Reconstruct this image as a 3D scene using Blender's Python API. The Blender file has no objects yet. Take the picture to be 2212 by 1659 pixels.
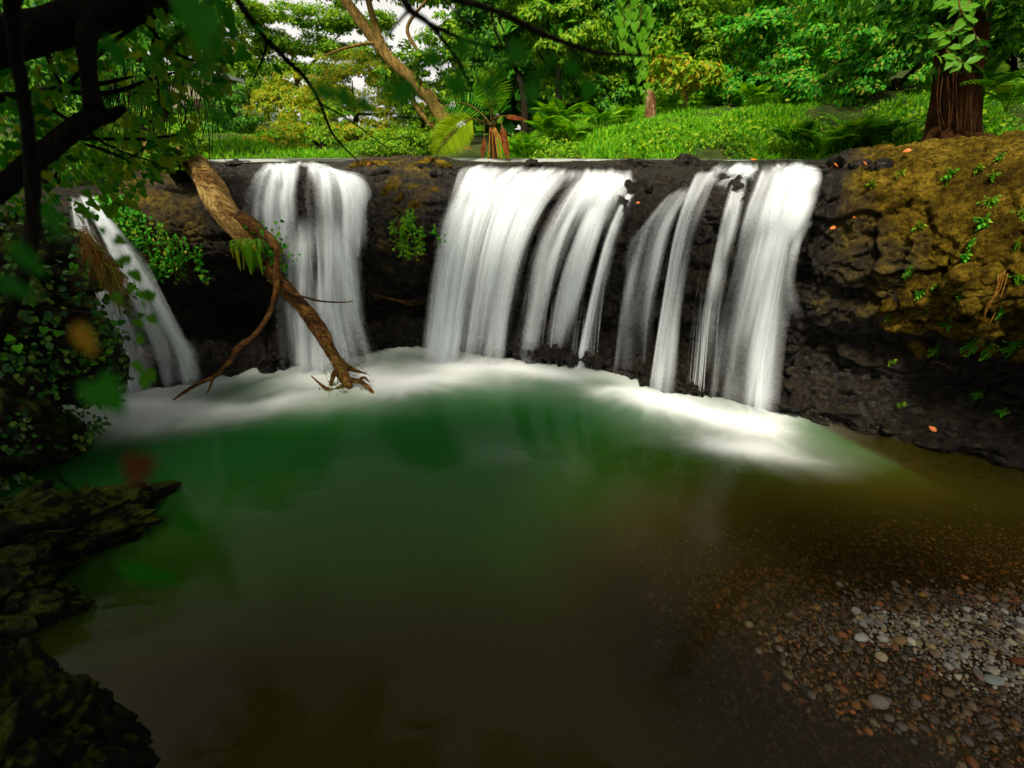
import bpy, math, random
import numpy as np
from mathutils import Vector, Matrix
R = math.radians
rng = np.random.default_rng(7)
random.seed(7)
scene = bpy.context.scene
COL = scene.collection

# ---------------------------------------------------------------- camera
HC, PITCH, FPX, CX, CY = 3.6, R(26.7), 1000.0, 1106.0, 829.5
cam_d = bpy.data.cameras.new('camera')
cam = bpy.data.objects.new('camera', cam_d)
COL.objects.link(cam)
cam.location = (0, 0, HC)
cam.rotation_euler = (R(90) - PITCH, 0, 0)
cam_d.sensor_width = 36.0
cam_d.lens = FPX / 2212.0 * 36.0
cam_d.clip_start = 0.02
cam_d.clip_end = 5000
cam_d.dof.use_dof = True
cam_d.dof.focus_distance = 7.0
cam_d.dof.aperture_fstop = 1.35
scene.camera = cam

# ---------------------------------------------------------------- sky and sun (soft overcast light)
SUN_EL, SUN_AZ = R(58), R(200)      # compass: 0 = +Y, clockwise; the light comes from behind the camera, high
world = bpy.data.worlds.new('World')
scene.world = world
world.use_nodes = True
nt = world.node_tree
nt.nodes.clear()
sky = nt.nodes.new('ShaderNodeTexSky')
sky.sky_type = 'NISHITA'
sky.sun_disc = False
sky.sun_elevation = SUN_EL
sky.sun_rotation = SUN_AZ
sky.dust_density = 2.0
sky.air_density = 1.0
hs = nt.nodes.new('ShaderNodeHueSaturation')
hs.inputs['Saturation'].default_value = 0.12
bg = nt.nodes.new('ShaderNodeBackground')
bg.inputs['Strength'].default_value = 0.105
wo = nt.nodes.new('ShaderNodeOutputWorld')
nt.links.new(sky.outputs[0], hs.inputs['Color'])
wt = nt.nodes.new('ShaderNodeMix'); wt.data_type = 'RGBA'; wt.blend_type = 'MULTIPLY'
wt.inputs[0].default_value = 1.0; wt.inputs[7].default_value = (1.0, 0.95, 0.86, 1)   # thin warm cloud
nt.links.new(hs.outputs[0], wt.inputs[6]); nt.links.new(wt.outputs[2], bg.inputs['Color'])
nt.links.new(bg.outputs[0], wo.inputs['Surface'])
sun_d = bpy.data.lights.new('sun', 'SUN')
sun_d.energy = 3.8
sun_d.angle = R(12)
sun_d.color = (1.0, 0.91, 0.76)
sun = bpy.data.objects.new('sun', sun_d)
COL.objects.link(sun)
_sd = Vector((math.sin(SUN_AZ) * math.cos(SUN_EL), math.cos(SUN_AZ) * math.cos(SUN_EL), math.sin(SUN_EL)))
sun.rotation_euler = _sd.to_track_quat('Z', 'Y').to_euler()
scene.view_settings.view_transform = 'Standard'
scene.view_settings.look = 'None'
scene.view_settings.gamma = 1.0
scene.view_settings.exposure = 1.02
scene.view_settings.use_curve_mapping = False
cy_ = scene.cycles
cy_.use_denoising = True
cy_.use_adaptive_sampling = True
cy_.adaptive_threshold = 0.03
cy_.max_bounces = 7
cy_.diffuse_bounces = 3
cy_.glossy_bounces = 3
cy_.transmission_bounces = 4
cy_.transparent_max_bounces = 40
cy_.caustics_reflective = False
cy_.caustics_refractive = False

# ---------------------------------------------------------------- layout helpers
SP, CP = math.sin(PITCH), math.cos(PITCH)
def ray(x, y):
    u, v = (x - CX) / FPX, (y - CY) / FPX
    return np.array([u, CP - v * SP, -SP - v * CP])
def at(x, y, Y):
    "the point seen at picture position x, y that stands Y metres ahead of the camera"
    d = ray(x, y)
    p = d * (Y / d[1]); p[2] += HC
    return p
def on(x, y, z=0.0):
    d = ray(x, y)
    p = d * ((z - HC) / d[2]); p[2] = z
    return p

# ---------------------------------------------------------------- noise
def _hash(ix, iy, iz, s):
    M = 0xFFFFFFFF
    h = (ix * 374761393 + iy * 668265263 + iz * 2147483647 + s * 1274126177) & M
    h = ((h ^ (h >> 13)) * 1274126177) & M
    h = ((h ^ (h >> 16)) * 2246822519) & M
    return ((h ^ (h >> 15)) & 0xFFFFFF) / float(0xFFFFFF)
def vnoise(P, s=0):
    P = np.asarray(P, float)
    I = np.floor(P).astype(np.int64); f = P - I
    f = f * f * f * (f * (f * 6 - 15) + 10)
    x, y, z = I[..., 0], I[..., 1], I[..., 2]
    fx, fy, fz = f[..., 0], f[..., 1], f[..., 2]
    def L(a, b, t): return a + (b - a) * t
    c = lambda a, b, d: _hash(x + a, y + b, z + d, s)
    return L(L(L(c(0,0,0), c(1,0,0), fx), L(c(0,1,0), c(1,1,0), fx), fy),
             L(L(c(0,0,1), c(1,0,1), fx), L(c(0,1,1), c(1,1,1), fx), fy), fz) * 2 - 1
def fbm(P, o=4, s=0, lac=2.07, g=0.5):
    P = np.asarray(P, float); a, t, n = 1.0, 0, 0
    for k in range(o):
        t = t + a * vnoise(P, s + k * 17); n += a
        P = P * lac + 3.7; a *= g
    return t / n
def ridged(P, o=4, s=0):
    P = np.asarray(P, float); a, t, n = 1.0, 0, 0
    for k in range(o):
        t = t + a * (1 - np.abs(vnoise(P, s + k * 31)) * 2); n += a
        P = P * 2.1 + 1.3; a *= 0.5
    return t / n
def worley(P, s=0, facet=False):
    P = np.asarray(P, float)
    I = np.floor(P).astype(np.int64)
    f1 = np.full(P.shape[:-1], 9.0); f2 = f1.copy(); cid = np.zeros(P.shape[:-1]); off = np.zeros(P.shape)
    for a in (-1, 0, 1):
        for b in (-1, 0, 1):
            for c in (-1, 0, 1):
                ix, iy, iz = I[..., 0] + a, I[..., 1] + b, I[..., 2] + c
                q = np.stack([ix + _hash(ix, iy, iz, s), iy + _hash(ix, iy, iz, s + 1), iz + _hash(ix, iy, iz, s + 2)], -1)
                d = np.sqrt(((q - P) ** 2).sum(-1))
                near = d < f1
                f2 = np.where(near, f1, np.minimum(f2, d))
                cid = np.where(near, _hash(ix, iy, iz, s + 3), cid)
                off = np.where(near[..., None], P - q, off)
                f1 = np.where(near, d, f1)
    if facet:
        th = cid * 6.283; ph = (cid * 37.7) % 1.0 * 2 - 1
        n = np.stack([np.cos(th) * np.sqrt(1 - ph ** 2), np.sin(th) * np.sqrt(1 - ph ** 2), ph], -1)
        return f1, f2, cid, (off * n).sum(-1)
    return f1, f2, cid
def sstep(a, b, x):
    t = np.clip((x - a) / (b - a), 0, 1)
    return t * t * (3 - 2 * t)
def unit(v):
    v = np.asarray(v, float)
    return v / np.maximum(np.linalg.norm(v, axis=-1, keepdims=True), 1e-9)

# ---------------------------------------------------------------- mesh helpers
def mesh(name, V, F, mat=None, attrs=None, uv=None, smooth=True):
    V = np.asarray(V, np.float32).reshape(-1, 3)
    groups = F if isinstance(F, list) else [F]
    me = bpy.data.meshes.new(name)
    me.vertices.add(len(V)); me.vertices.foreach_set('co', V.ravel())
    idx, st, tot = [], [], []
    o = 0
    for g in groups:
        g = np.asarray(g, np.int32)
        if g.size == 0: continue
        n, k = g.shape
        idx.append(g.ravel()); st.append(o + np.arange(n) * k); tot.append(np.full(n, k)); o += n * k
    idx = np.concatenate(idx).astype(np.int32)
    me.loops.add(len(idx)); me.loops.foreach_set('vertex_index', idx)
    st = np.concatenate(st).astype(np.int32)
    me.polygons.add(len(st)); me.polygons.foreach_set('loop_start', st)
    if uv is not None:
        ul = me.uv_layers.new(name='UVMap')
        ul.data.foreach_set('uv', np.asarray(uv, np.float32)[idx].ravel())
    me.update(calc_edges=True)
    me.polygons.foreach_set('use_smooth', np.full(len(st), smooth))
    for k, v in (attrs or {}).items():
        v = np.asarray(v, np.float32)
        if v.ndim == 2:
            if v.shape[1] == 3: v = np.concatenate([v, np.ones((len(v), 1), np.float32)], 1)
            a = me.attributes.new(k, 'FLOAT_COLOR', 'POINT'); a.data.foreach_set('color', v.ravel())
        else:
            a = me.attributes.new(k, 'FLOAT', 'POINT'); a.data.foreach_set('value', v.ravel())
    if mat is not None: me.materials.append(mat)
    return me
def obj(name, me, parent=None, label=None, cat=None, group=None, kind=None, loc=None):
    o = bpy.data.objects.new(name, me)
    COL.objects.link(o)
    if parent is not None: o.parent = parent
    if loc is not None: o.location = loc
    if label: o['label'] = label
    if cat: o['category'] = cat
    if group: o['group'] = group
    if kind: o['kind'] = kind
    return o
def thing(name, loc, label, cat, group=None):
    return obj(name, None, None, label, cat, group, None, tuple(loc))
def grid_faces(n, m, o=0):
    i = np.arange(n - 1)[:, None] * m + np.arange(m - 1)[None, :]
    i = i.ravel() + o
    return np.stack([i, i + m, i + m + 1, i + 1], 1)
class Bag:
    "collects pieces that make ONE mesh"
    def __init__(s): s.V, s.F, s.A, s.n = [], [], {}, 0
    def add(s, V, F, **A):
        V = np.asarray(V, float).reshape(-1, 3)
        s.V.append(V)
        for g in (F if isinstance(F, list) else [F]): s.F.append(np.asarray(g, int) + s.n)
        for k, v in A.items(): s.A.setdefault(k, []).append(np.broadcast_to(np.asarray(v, float), (len(V),) + np.asarray(v, float).shape[1:] if np.asarray(v).ndim else (len(V),)))
        s.n += len(V)
    def mesh(s, name, mat, origin=None, smooth=True):
        V = np.concatenate(s.V)
        if origin is not None: V = V - np.asarray(origin)
        return mesh(name, V, s.F, mat, {k: np.concatenate(v) for k, v in s.A.items()}, None, smooth)
def resample(path, n):
    P = np.asarray(path, float)
    t = np.concatenate([[0], np.cumsum(np.linalg.norm(np.diff(P[:, :3], axis=0), axis=1))])
    # catmull-rom through the points, evaluated evenly
    s = np.linspace(0, t[-1], n)
    k = np.clip(np.searchsorted(t, s, side='right') - 1, 0, len(P) - 2)
    u = ((s - t[k]) / np.maximum(t[k + 1] - t[k], 1e-9))[:, None]
    p1, p2 = P[k], P[k + 1]
    p0 = np.where((k > 0)[:, None], P[np.maximum(k - 1, 0)], 2 * p1 - p2)
    p3 = np.where((k < len(P) - 2)[:, None], P[np.minimum(k + 2, len(P) - 1)], 2 * p2 - p1)
    return p1 + 0.5 * u * (p2 - p0 + u * (2 * p0 - 5 * p1 + 4 * p2 - p3 + u * (3 * (p1 - p2) + p3 - p0)))
BARK = None
def tube(path, rad, sides=8, n=None, rough=0.0, seed=0, fs=6.0):
    "tapered limb: path (k,3), rad list (k); returns V, [F]"
    P = np.asarray(path, float)
    if np.ndim(rad) == 0: rad = [rad] * len(P)
    PR = np.concatenate([P, np.asarray(rad, float)[:, None]], 1)
    if n: PR = resample(PR, n)
    P, r = PR[:, :3], np.maximum(PR[:, 3], 0.0005)
    T = unit(np.gradient(P, axis=0))
    a = np.cross(T[0], [0, 0, 1.0])
    if np.linalg.norm(a) < 0.1: a = np.cross(T[0], [1.0, 0, 0])
    A = []
    for t in T:
        a = a - t * np.dot(a, t); a = a / max(np.linalg.norm(a), 1e-9); A.append(a)
    A = np.array(A); B = np.cross(T, A)
    th = np.linspace(0, 2 * math.pi, sides, endpoint=False)
    ring = A[:, None] * np.cos(th)[None, :, None] + B[:, None] * np.sin(th)[None, :, None]
    rr = r[:, None, None]
    if rough:
        q = np.concatenate([ring * 1.3 + 0 * rr, ], -1) + (P / max(r.max(), 1e-3) / 3)[:, None, :]
        rr = rr * (1 + rough * fbm(q * fs / 6, 3, seed)[..., None])
    V = (P[:, None] + ring * rr).reshape(-1, 3)
    N = len(P)
    global BARK
    al_ = np.concatenate([[0], np.cumsum(np.linalg.norm(np.diff(P, axis=0), axis=1))])
    BARK = np.stack([(np.cos(th)[None] * r[:, None]).ravel(), (np.sin(th)[None] * r[:, None]).ravel(), np.repeat(al_, sides)], 1)
    BARK = np.concatenate([BARK, [[0, 0, 0]], [[0, 0, al_[-1]]]])
    i = np.arange(N - 1)[:, None] * sides; j = np.arange(sides)[None]
    j2 = (j + 1) % sides
    F = np.stack([i + j, i + j2, i + sides + j2, i + sides + j], -1).reshape(-1, 4)
    c0, c1 = len(V), len(V) + 1
    V = np.concatenate([V, [P[0]], [P[-1]]])
    k = np.arange(sides); k2 = (k + 1) % sides
    C = np.concatenate([np.stack([k2, k, np.full(sides, c0)], 1), np.stack([(N - 1) * sides + k, (N - 1) * sides + k2, np.full(sides, c1)], 1)])
    return V, [F, C]
# leaf templates: columns x (across), y (along), z (lift)
def leaf_tpl(kind):
    if kind == 'oval':
        V = [(0,0,0), (-.2,.28,.05), (.2,.28,.05), (-.17,.62,.03), (.17,.62,.03), (0,1,-.08), (0,.28,0), (0,.62,-.01)]
        F = [(0,6,1,1), (0,2,6,6), (1,6,7,3), (6,2,4,7), (3,7,5,5), (7,4,5,5)]
    elif kind == 'heart':
        V = [(0,0.08,0), (-.3,-.06,.02), (.3,-.06,.02), (-.46,.25,.05), (.46,.25,.05), (-.28,.66,.02), (.28,.66,.02), (0,1.02,-.1), (0,.4,-.02)]
        F = [(0,8,3,1), (0,2,4,8), (3,8,7,5), (8,4,6,7)]
    elif kind == 'mid':
        V = [(0,0,0), (-.24,.3,.05), (.24,.3,.05), (-.2,.64,.02), (.2,.64,.02), (0,1,-.1)]
        F = [(0,2,1,1), (1,2,4,3), (3,4,5,5)]
    elif kind == 'blade':
        V = [(-.06,0,0), (.06,0,0), (.05,.5,.03), (-.05,.5,.03), (0,1,-.12)]
        F = [(0,1,2,3), (3,2,4,4)]
    else:  # small: two triangles folded on the midrib
        V = [(0,0,0), (-.3,.5,.06), (.3,.5,.06), (0,1,-.05)]
        F = [(0,3,1,1), (0,2,3,3)]
    V = np.array(V, float)
    q = [f for f in F if f[2] != f[3]]; t = [f[:3] for f in F if f[2] == f[3]]
    return V, np.array(q, int).reshape(-1, 4), np.array(t, int).reshape(-1, 3)
TPL = {k: leaf_tpl(k) for k in ('oval', 'mid', 'heart', 'blade', 'small')}
def leaves(P, axis, nrm, size, kind='small', wid=1.0):
    "many leaves; returns V, [F...]"
    V0, Q, T = TPL[kind]
    P, axis = np.asarray(P, float), unit(axis)
    nrm = np.asarray(nrm, float)
    side = unit(np.cross(axis, nrm)); up = np.cross(side, axis)
    size = np.broadcast_to(np.asarray(size, float), (len(P),))
    V = P[:, None] + size[:, None, None] * (side[:, None] * (V0[None, :, 0:1] * wid) + axis[:, None] * V0[None, :, 1:2] + up[:, None] * V0[None, :, 2:3])
    o = (np.arange(len(P)) * len(V0))[:, None, None]
    Fs = []
    if len(Q): Fs.append((Q[None] + o).reshape(-1, 4))
    if len(T): Fs.append((T[None] + o).reshape(-1, 3))
    return V.reshape(-1, 3), Fs
def rdir(n): return unit(rng.normal(size=(n, 3)))
# ---------------------------------------------------------------- materials
class NT:
    def __init__(s, name):
        s.m = bpy.data.materials.new(name); s.m.use_nodes = True
        s.t = s.m.node_tree; s.t.nodes.clear()
        s.out = s.n('OutputMaterial')
    def n(s, typ, **kw):
        nd = s.t.nodes.new('ShaderNode' + typ)
        for k, v in kw.items():
            if k in nd.inputs: s.put(nd, k, v)
            else: setattr(nd, k, v)
        return nd
    def put(s, nd, k, v):
        if hasattr(v, 'bl_idname') and not isinstance(v, (int, float)) and hasattr(v, 'node'): s.t.links.new(v, nd.inputs[k])
        elif isinstance(v, tuple) and len(v) == 3 and len(getattr(nd.inputs[k], 'default_value', ())) == 4: nd.inputs[k].default_value = (*v, 1)
        else: nd.inputs[k].default_value = v
    def l(s, a, nd, k): s.t.links.new(a, nd.inputs[k])
    def math(s, op, a, b=None, clamp=False):
        nd = s.n('Math', operation=op, use_clamp=clamp)
        s.put(nd, 0, a)
        if b is not None: s.put(nd, 1, b)
        return nd.outputs[0]
    def noise(s, vec, scale, detail=4, rough=0.55, dist=0.0):
        nd = s.n('TexNoise'); nd.inputs['Scale'].default_value = scale
        nd.inputs['Detail'].default_value = detail; nd.inputs['Roughness'].default_value = rough
        nd.inputs['Distortion'].default_value = dist
        if vec is not None: s.l(vec, nd, 'Vector')
        return nd.outputs['Fac']
    def ramp(s, fac, stops, interp='LINEAR'):
        nd = s.n('ValToRGB'); cr = nd.color_ramp; cr.interpolation = interp
        while len(cr.elements) < len(stops): cr.elements.new(0.5)
        for e, (p, c) in zip(cr.elements, stops):
            e.position = p; e.color = (*c, 1) if len(c) == 3 else c
        s.l(fac, nd, 'Fac')
        return nd.outputs['Color']
    def mix(s, fac, a, b):
        nd = s.n('Mix', data_type='RGBA')
        for k, v in ((0, fac), (6, a), (7, b)):
            if hasattr(v, 'node'): s.t.links.new(v, nd.inputs[k])
            elif k == 0: nd.inputs[0].default_value = v
            else: nd.inputs[k].default_value = (*v, 1)
        return nd.outputs[2]
    def attr(s, name, col=False):
        nd = s.n('Attribute', attribute_name=name)
        return nd.outputs['Color'] if col else nd.outputs['Fac']
    def bump(s, h, strength=0.5, dist=0.02):
        nd = s.n('Bump'); nd.inputs['Strength'].default_value = strength; nd.inputs['Distance'].default_value = dist
        s.l(h, nd, 'Height'); return nd.outputs[0]
    def bsdf(s, color, rough=0.6, spec=0.4, normal=None):
        nd = s.n('BsdfPrincipled')
        for k, v in (('Base Color', color), ('Roughness', rough), ('Specular IOR Level', spec)): s.put(nd, k, v)
        if normal is not None: s.l(normal, nd, 'Normal')
        return nd.outputs[0]
    def done(s, sh):
        s.l(sh, s.out, 'Surface'); return s.m
    def obco(s): return s.n('TexCoord').outputs['Object']
    def geo(s, k): return s.n('NewGeometry').outputs[k]

def leaf_mat(name, cols, trans=0.42, rough=0.5, spec=0.09, tcol=1.35):
    t = NT(name)
    k = len(cols)
    c = t.ramp(t.geo('Random Per Island'), [((i + 0.5) / k, c) for i, c in enumerate(cols)])
    b = t.bsdf(c, rough, spec)
    tr = t.n('BsdfTranslucent')
    tc = t.n('HueSaturation', Value=tcol, Saturation=1.05); t.l(c, tc, 'Color'); t.l(tc.outputs[0], tr, 'Color')
    mx = t.n('MixShader'); mx.inputs[0].default_value = trans
    t.l(b, mx, 1); t.l(tr.outputs[0], mx, 2)
    return t.done(mx.outputs[0])

def mat_cliff():
    t = NT('basalt_cliff')
    co = t.geo('Position')
    dry, moss = t.attr('dry'), t.attr('moss')
    n1 = t.noise(co, 2.2, 6, 0.62); n2 = t.noise(co, 11, 5, 0.6); n3 = t.noise(co, 45, 4, 0.6)
    wet = t.ramp(n2, [(0.3, (0.004, 0.003, 0.002)), (0.5, (0.014, 0.0105, 0.006)), (0.72, (0.055, 0.040, 0.022))])
    brown = t.ramp(n1, [(0.28, (0.030, 0.018, 0.002)), (0.42, (0.095, 0.062, 0.005)), (0.58, (0.19, 0.128, 0.011)), (0.78, (0.32, 0.225, 0.035))])
    brown = t.mix(t.math('MULTIPLY', t.ramp(n2, [(0.35, (1, 1, 1)), (0.55, (0, 0, 0))]), 0.75), brown, (0.022, 0.013, 0.003))
    d2 = t.math('ADD', dry, t.math('MULTIPLY', t.math('SUBTRACT', n1, 0.5), 0.9))
    d2 = t.ramp(d2, [(0.3, (0, 0, 0)), (0.7, (1, 1, 1))])
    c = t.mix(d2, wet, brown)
    mm = t.math('ADD', moss, t.math('MULTIPLY', t.math('SUBTRACT', n2, 0.5), 1.6))
    mm = t.ramp(mm, [(0.45, (0, 0, 0)), (0.75, (1, 1, 1))])
    mc = t.ramp(n3, [(0.3, (0.02, 0.035, 0.004)), (0.65, (0.07, 0.10, 0.008))])
    c = t.mix(mm, c, mc)
    n5 = t.noise(co, 24, 6, 0.78, 0.6)
    grit = t.ramp(n5, [(0.36, (0.25, 0.25, 0.25)), (0.5, (0.85, 0.85, 0.85)), (0.66, (1.5, 1.5, 1.5))])
    gm = t.n('Mix', data_type='RGBA', blend_type='MULTIPLY'); gm.inputs[0].default_value = 1.0; t.l(c, gm, 6); t.l(grit, gm, 7); c = gm.outputs[2]
    hgt = t.math('ADD', t.math('MULTIPLY', n2, 0.5), t.math('MULTIPLY', n5, 0.9))
    rg = t.math('ADD', 0.22, t.math('MULTIPLY', t.math('MAXIMUM', d2, mm), 0.6))
    rg = t.math('ADD', rg, t.math('MULTIPLY', n2, 0.15))
    sp = t.math('SUBTRACT', 0.32, t.math('MULTIPLY', t.math('MAXIMUM', d2, mm), 0.29))
    return t.done(t.bsdf(c, rg, sp, t.bump(hgt, 1.0, 0.08)))

def mat_rock(name, stops, rough=0.5, moss=None, scale=9, bump=0.8):
    t = NT(name)
    co = t.geo('Position')
    n2 = t.noise(co, scale, 6, 0.62); n3 = t.noise(co, scale * 4.5, 4, 0.6)
    c = t.ramp(n2, stops)
    if moss:
        nz = t.n('SeparateXYZ'); t.l(t.geo('Normal'), nz, 0)
        mm = t.math('ADD', t.math('MULTIPLY', nz.outputs[2], 0.45), t.noise(co, scale * 0.6, 5, 0.65))
        mm = t.ramp(mm, [(moss, (0, 0, 0)), (moss + 0.18, (1, 1, 1))])
        c = t.mix(mm, c, t.ramp(n3, [(0.3, (0.006, 0.013, 0.001)), (0.7, (0.050, 0.070, 0.004))]))
    h = t.math('ADD', t.math('MULTIPLY', n2, 0.7), t.math('MULTIPLY', n3, 0.4))
    return t.done(t.bsdf(c, rough, 0.22 if rough < .4 else 0.06, t.bump(h, bump, 0.04)))

def mat_water():
    "turbid pool: clear where shallow, green with depth, white where aerated"
    t = NT('pool_water')
    co = t.geo('Position')
    dep, foam = t.attr('depth'), t.attr('foam')
    op = t.math('SUBTRACT', 1.0, t.math('POWER', 2.718, t.math('MULTIPLY', dep, -2.0)))
    body = t.n('BsdfDiffuse')
    bc = t.ramp(t.math('MULTIPLY', dep, 0.62), [(0.0, (0.030, 0.020, 0.004)), (0.20, (0.048, 0.042, 0.004)), (0.40, (0.028, 0.074, 0.006)), (0.85, (0.012, 0.085, 0.014))])
    t.l(bc, body, 'Color')
    tr = t.n('BsdfTransparent')
    tcol = t.mix(op, (0.95, 0.88, 0.62), (0.3, 0.35, 0.15)); t.l(tcol, tr, 'Color')
    m1 = t.n('MixShader'); t.l(op, m1, 0); t.l(tr.outputs[0], m1, 1); t.l(body.outputs[0], m1, 2)
    wv = t.n('Mapping'); t.l(co, wv, 0); wv.inputs['Scale'].default_value = (1.0, 1.6, 1.0)
    nb = t.bump(t.noise(wv.outputs[0], 1.6, 4, 0.5, 0.4), 0.05, 0.2)
    gl = t.n('BsdfGlossy'); gl.inputs['Roughness'].default_value = 0.11; t.l(nb, gl, 'Normal')
    fr = t.n('Fresnel'); fr.inputs['IOR'].default_value = 1.26
    m2 = t.n('MixShader'); t.l(fr.outputs[0], m2, 0); t.l(m1.outputs[0], m2, 1); t.l(gl.outputs[0], m2, 2)
    wh = t.n('BsdfDiffuse'); wh.inputs['Color'].default_value = (0.95, 0.98, 0.96, 1)
    m3 = t.n('MixShader'); t.l(foam, m3, 0); t.l(m2.outputs[0], m3, 1); t.l(wh.outputs[0], m3, 2)
    return t.done(m3.outputs[0])

def mat_river():
    t = NT('river_water')
    co = t.geo('Position')
    b = t.n('BsdfDiffuse'); b.inputs['Color'].default_value = (0.03, 0.035, 0.02, 1)
    gl = t.n('BsdfGlossy'); gl.inputs['Roughness'].default_value = 0.4
    t.l(t.bump(t.noise(co, 1.2, 3), 0.2, 0.2), gl, 'Normal')
    fr = t.n('Fresnel'); fr.inputs['IOR'].default_value = 1.15
    m = t.n('MixShader'); t.l(t.math('MULTIPLY', fr.outputs[0], 0.3), m, 0); t.l(b.outputs[0], m, 1); t.l(gl.outputs[0], m, 2)
    wh = t.n('BsdfDiffuse'); wh.inputs['Color'].default_value = (0.6, 0.64, 0.6, 1)
    m3 = t.n('MixShader'); t.l(t.attr('foam'), m3, 0); t.l(m.outputs[0], m3, 1); t.l(wh.outputs[0], m3, 2)
    return t.done(m3.outputs[0])

def mat_fall():
    "aerated falling water: white, translucent, dense or thin by strand"
    t = NT('falling_water')
    uv = t.n('UVMap').outputs[0]
    dens = t.attr('dens'); edge = t.attr('edge')
    def ns(sx, sy, d, r):
        mp = t.n('Mapping'); t.l(uv, mp, 0); mp.inputs['Scale'].default_value = (sx, sy, 1.0)
        return t.noise(mp.outputs[0], 1.0, d, r, 0.12)
    n = t.math('ADD', t.math('MULTIPLY', ns(2.6, .22, 2, .5), .62), t.math('MULTIPLY', ns(8.5, .25, 2, .5), .38))
    a = t.math('MULTIPLY', dens, t.math('ADD', 0.5, t.math('MULTIPLY', n, 1.1)))
    a = t.math('MAXIMUM', a, 0.0); a = t.math('MINIMUM', a, 1.0)
    a = t.math('MULTIPLY', a, edge)
    d = t.n('BsdfDiffuse'); d.inputs['Color'].default_value = (0.86, 0.91, 0.93, 1)
    tl = t.n('BsdfTranslucent'); tl.inputs['Color'].default_value = (0.86, 0.92, 0.94, 1)
    m = t.n('MixShader'); m.inputs[0].default_value = 0.3; t.l(d.outputs[0], m, 1); t.l(tl.outputs[0], m, 2)
    tp = t.n('BsdfTransparent')
    m2 = t.n('MixShader'); t.l(a, m2, 0); t.l(tp.outputs[0], m2, 1); t.l(m.outputs[0], m2, 2)
    return t.done(m2.outputs[0])

def mat_bark(name, stops, scale=(9, 9, 2.2), rough=0.8, spec=0.06, bump=0.8, fine=34):
    "grain follows each limb (attribute bark: across, across, along)"
    t = NT(name)
    mp = t.n('Mapping'); t.l(t.obco(), mp, 0); mp.inputs['Scale'].default_value = tuple(q * .12 for q in scale)
    mb = t.n('Mapping'); t.l(t.attr('bark', True), mb, 0); mb.inputs['Scale'].default_value = (1.0, 1.0, .22)
    vv = t.n('VectorMath', operation='ADD'); t.l(mp.outputs[0], vv, 0); t.l(mb.outputs[0], vv, 1)
    v = vv.outputs[0]
    n1 = t.noise(v, fine, 5, 0.7, 0.5); n2 = t.noise(v, fine * .22, 4, 0.6)
    f = t.math('ADD', t.math('MULTIPLY', n1, 0.6), t.math('MULTIPLY', n2, 0.4))
    f = t.math('ADD', t.math('MULTIPLY', t.math('SUBTRACT', f, 0.5), 2.2), 0.5)
    return t.done(t.bsdf(t.ramp(f, stops), rough, spec, t.bump(f, 1.0, 0.05)))

def mat_plain(name, stops, rough=0.7, scale=8, spec=0.08, bump=0.3):
    t = NT(name)
    n1 = t.noise(t.geo('Position'), scale, 5, 0.6)
    return t.done(t.bsdf(t.ramp(n1, stops), rough, spec, t.bump(n1, bump, 0.02)))

def mat_pebble(name, src):
    t = NT(name)
    c = t.attr('col', True) if src == 'attr' else t.n('ObjectInfo').outputs['Color']
    n = t.noise(t.geo('Position'), 70, 4, 0.7)
    k = t.n('HueSaturation'); t.l(c, k, 'Color'); t.l(t.math('ADD', 0.55, t.math('MULTIPLY', n, 0.9)), k, 'Value')
    wet = t.attr('wet') if src == 'attr' else t.n('ObjectInfo').outputs['Alpha']
    rg = t.math('SUBTRACT', 0.78, t.math('MULTIPLY', wet, 0.42))
    return t.done(t.bsdf(k.outputs[0], rg, t.math('ADD', 0.06, t.math('MULTIPLY', wet, 0.1)), t.bump(n, 0.4, 0.004)))
# ---------------------------------------------------------------- the setting: cliff, pool, bed, upper ground
M_CLIFF = mat_cliff()
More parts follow.
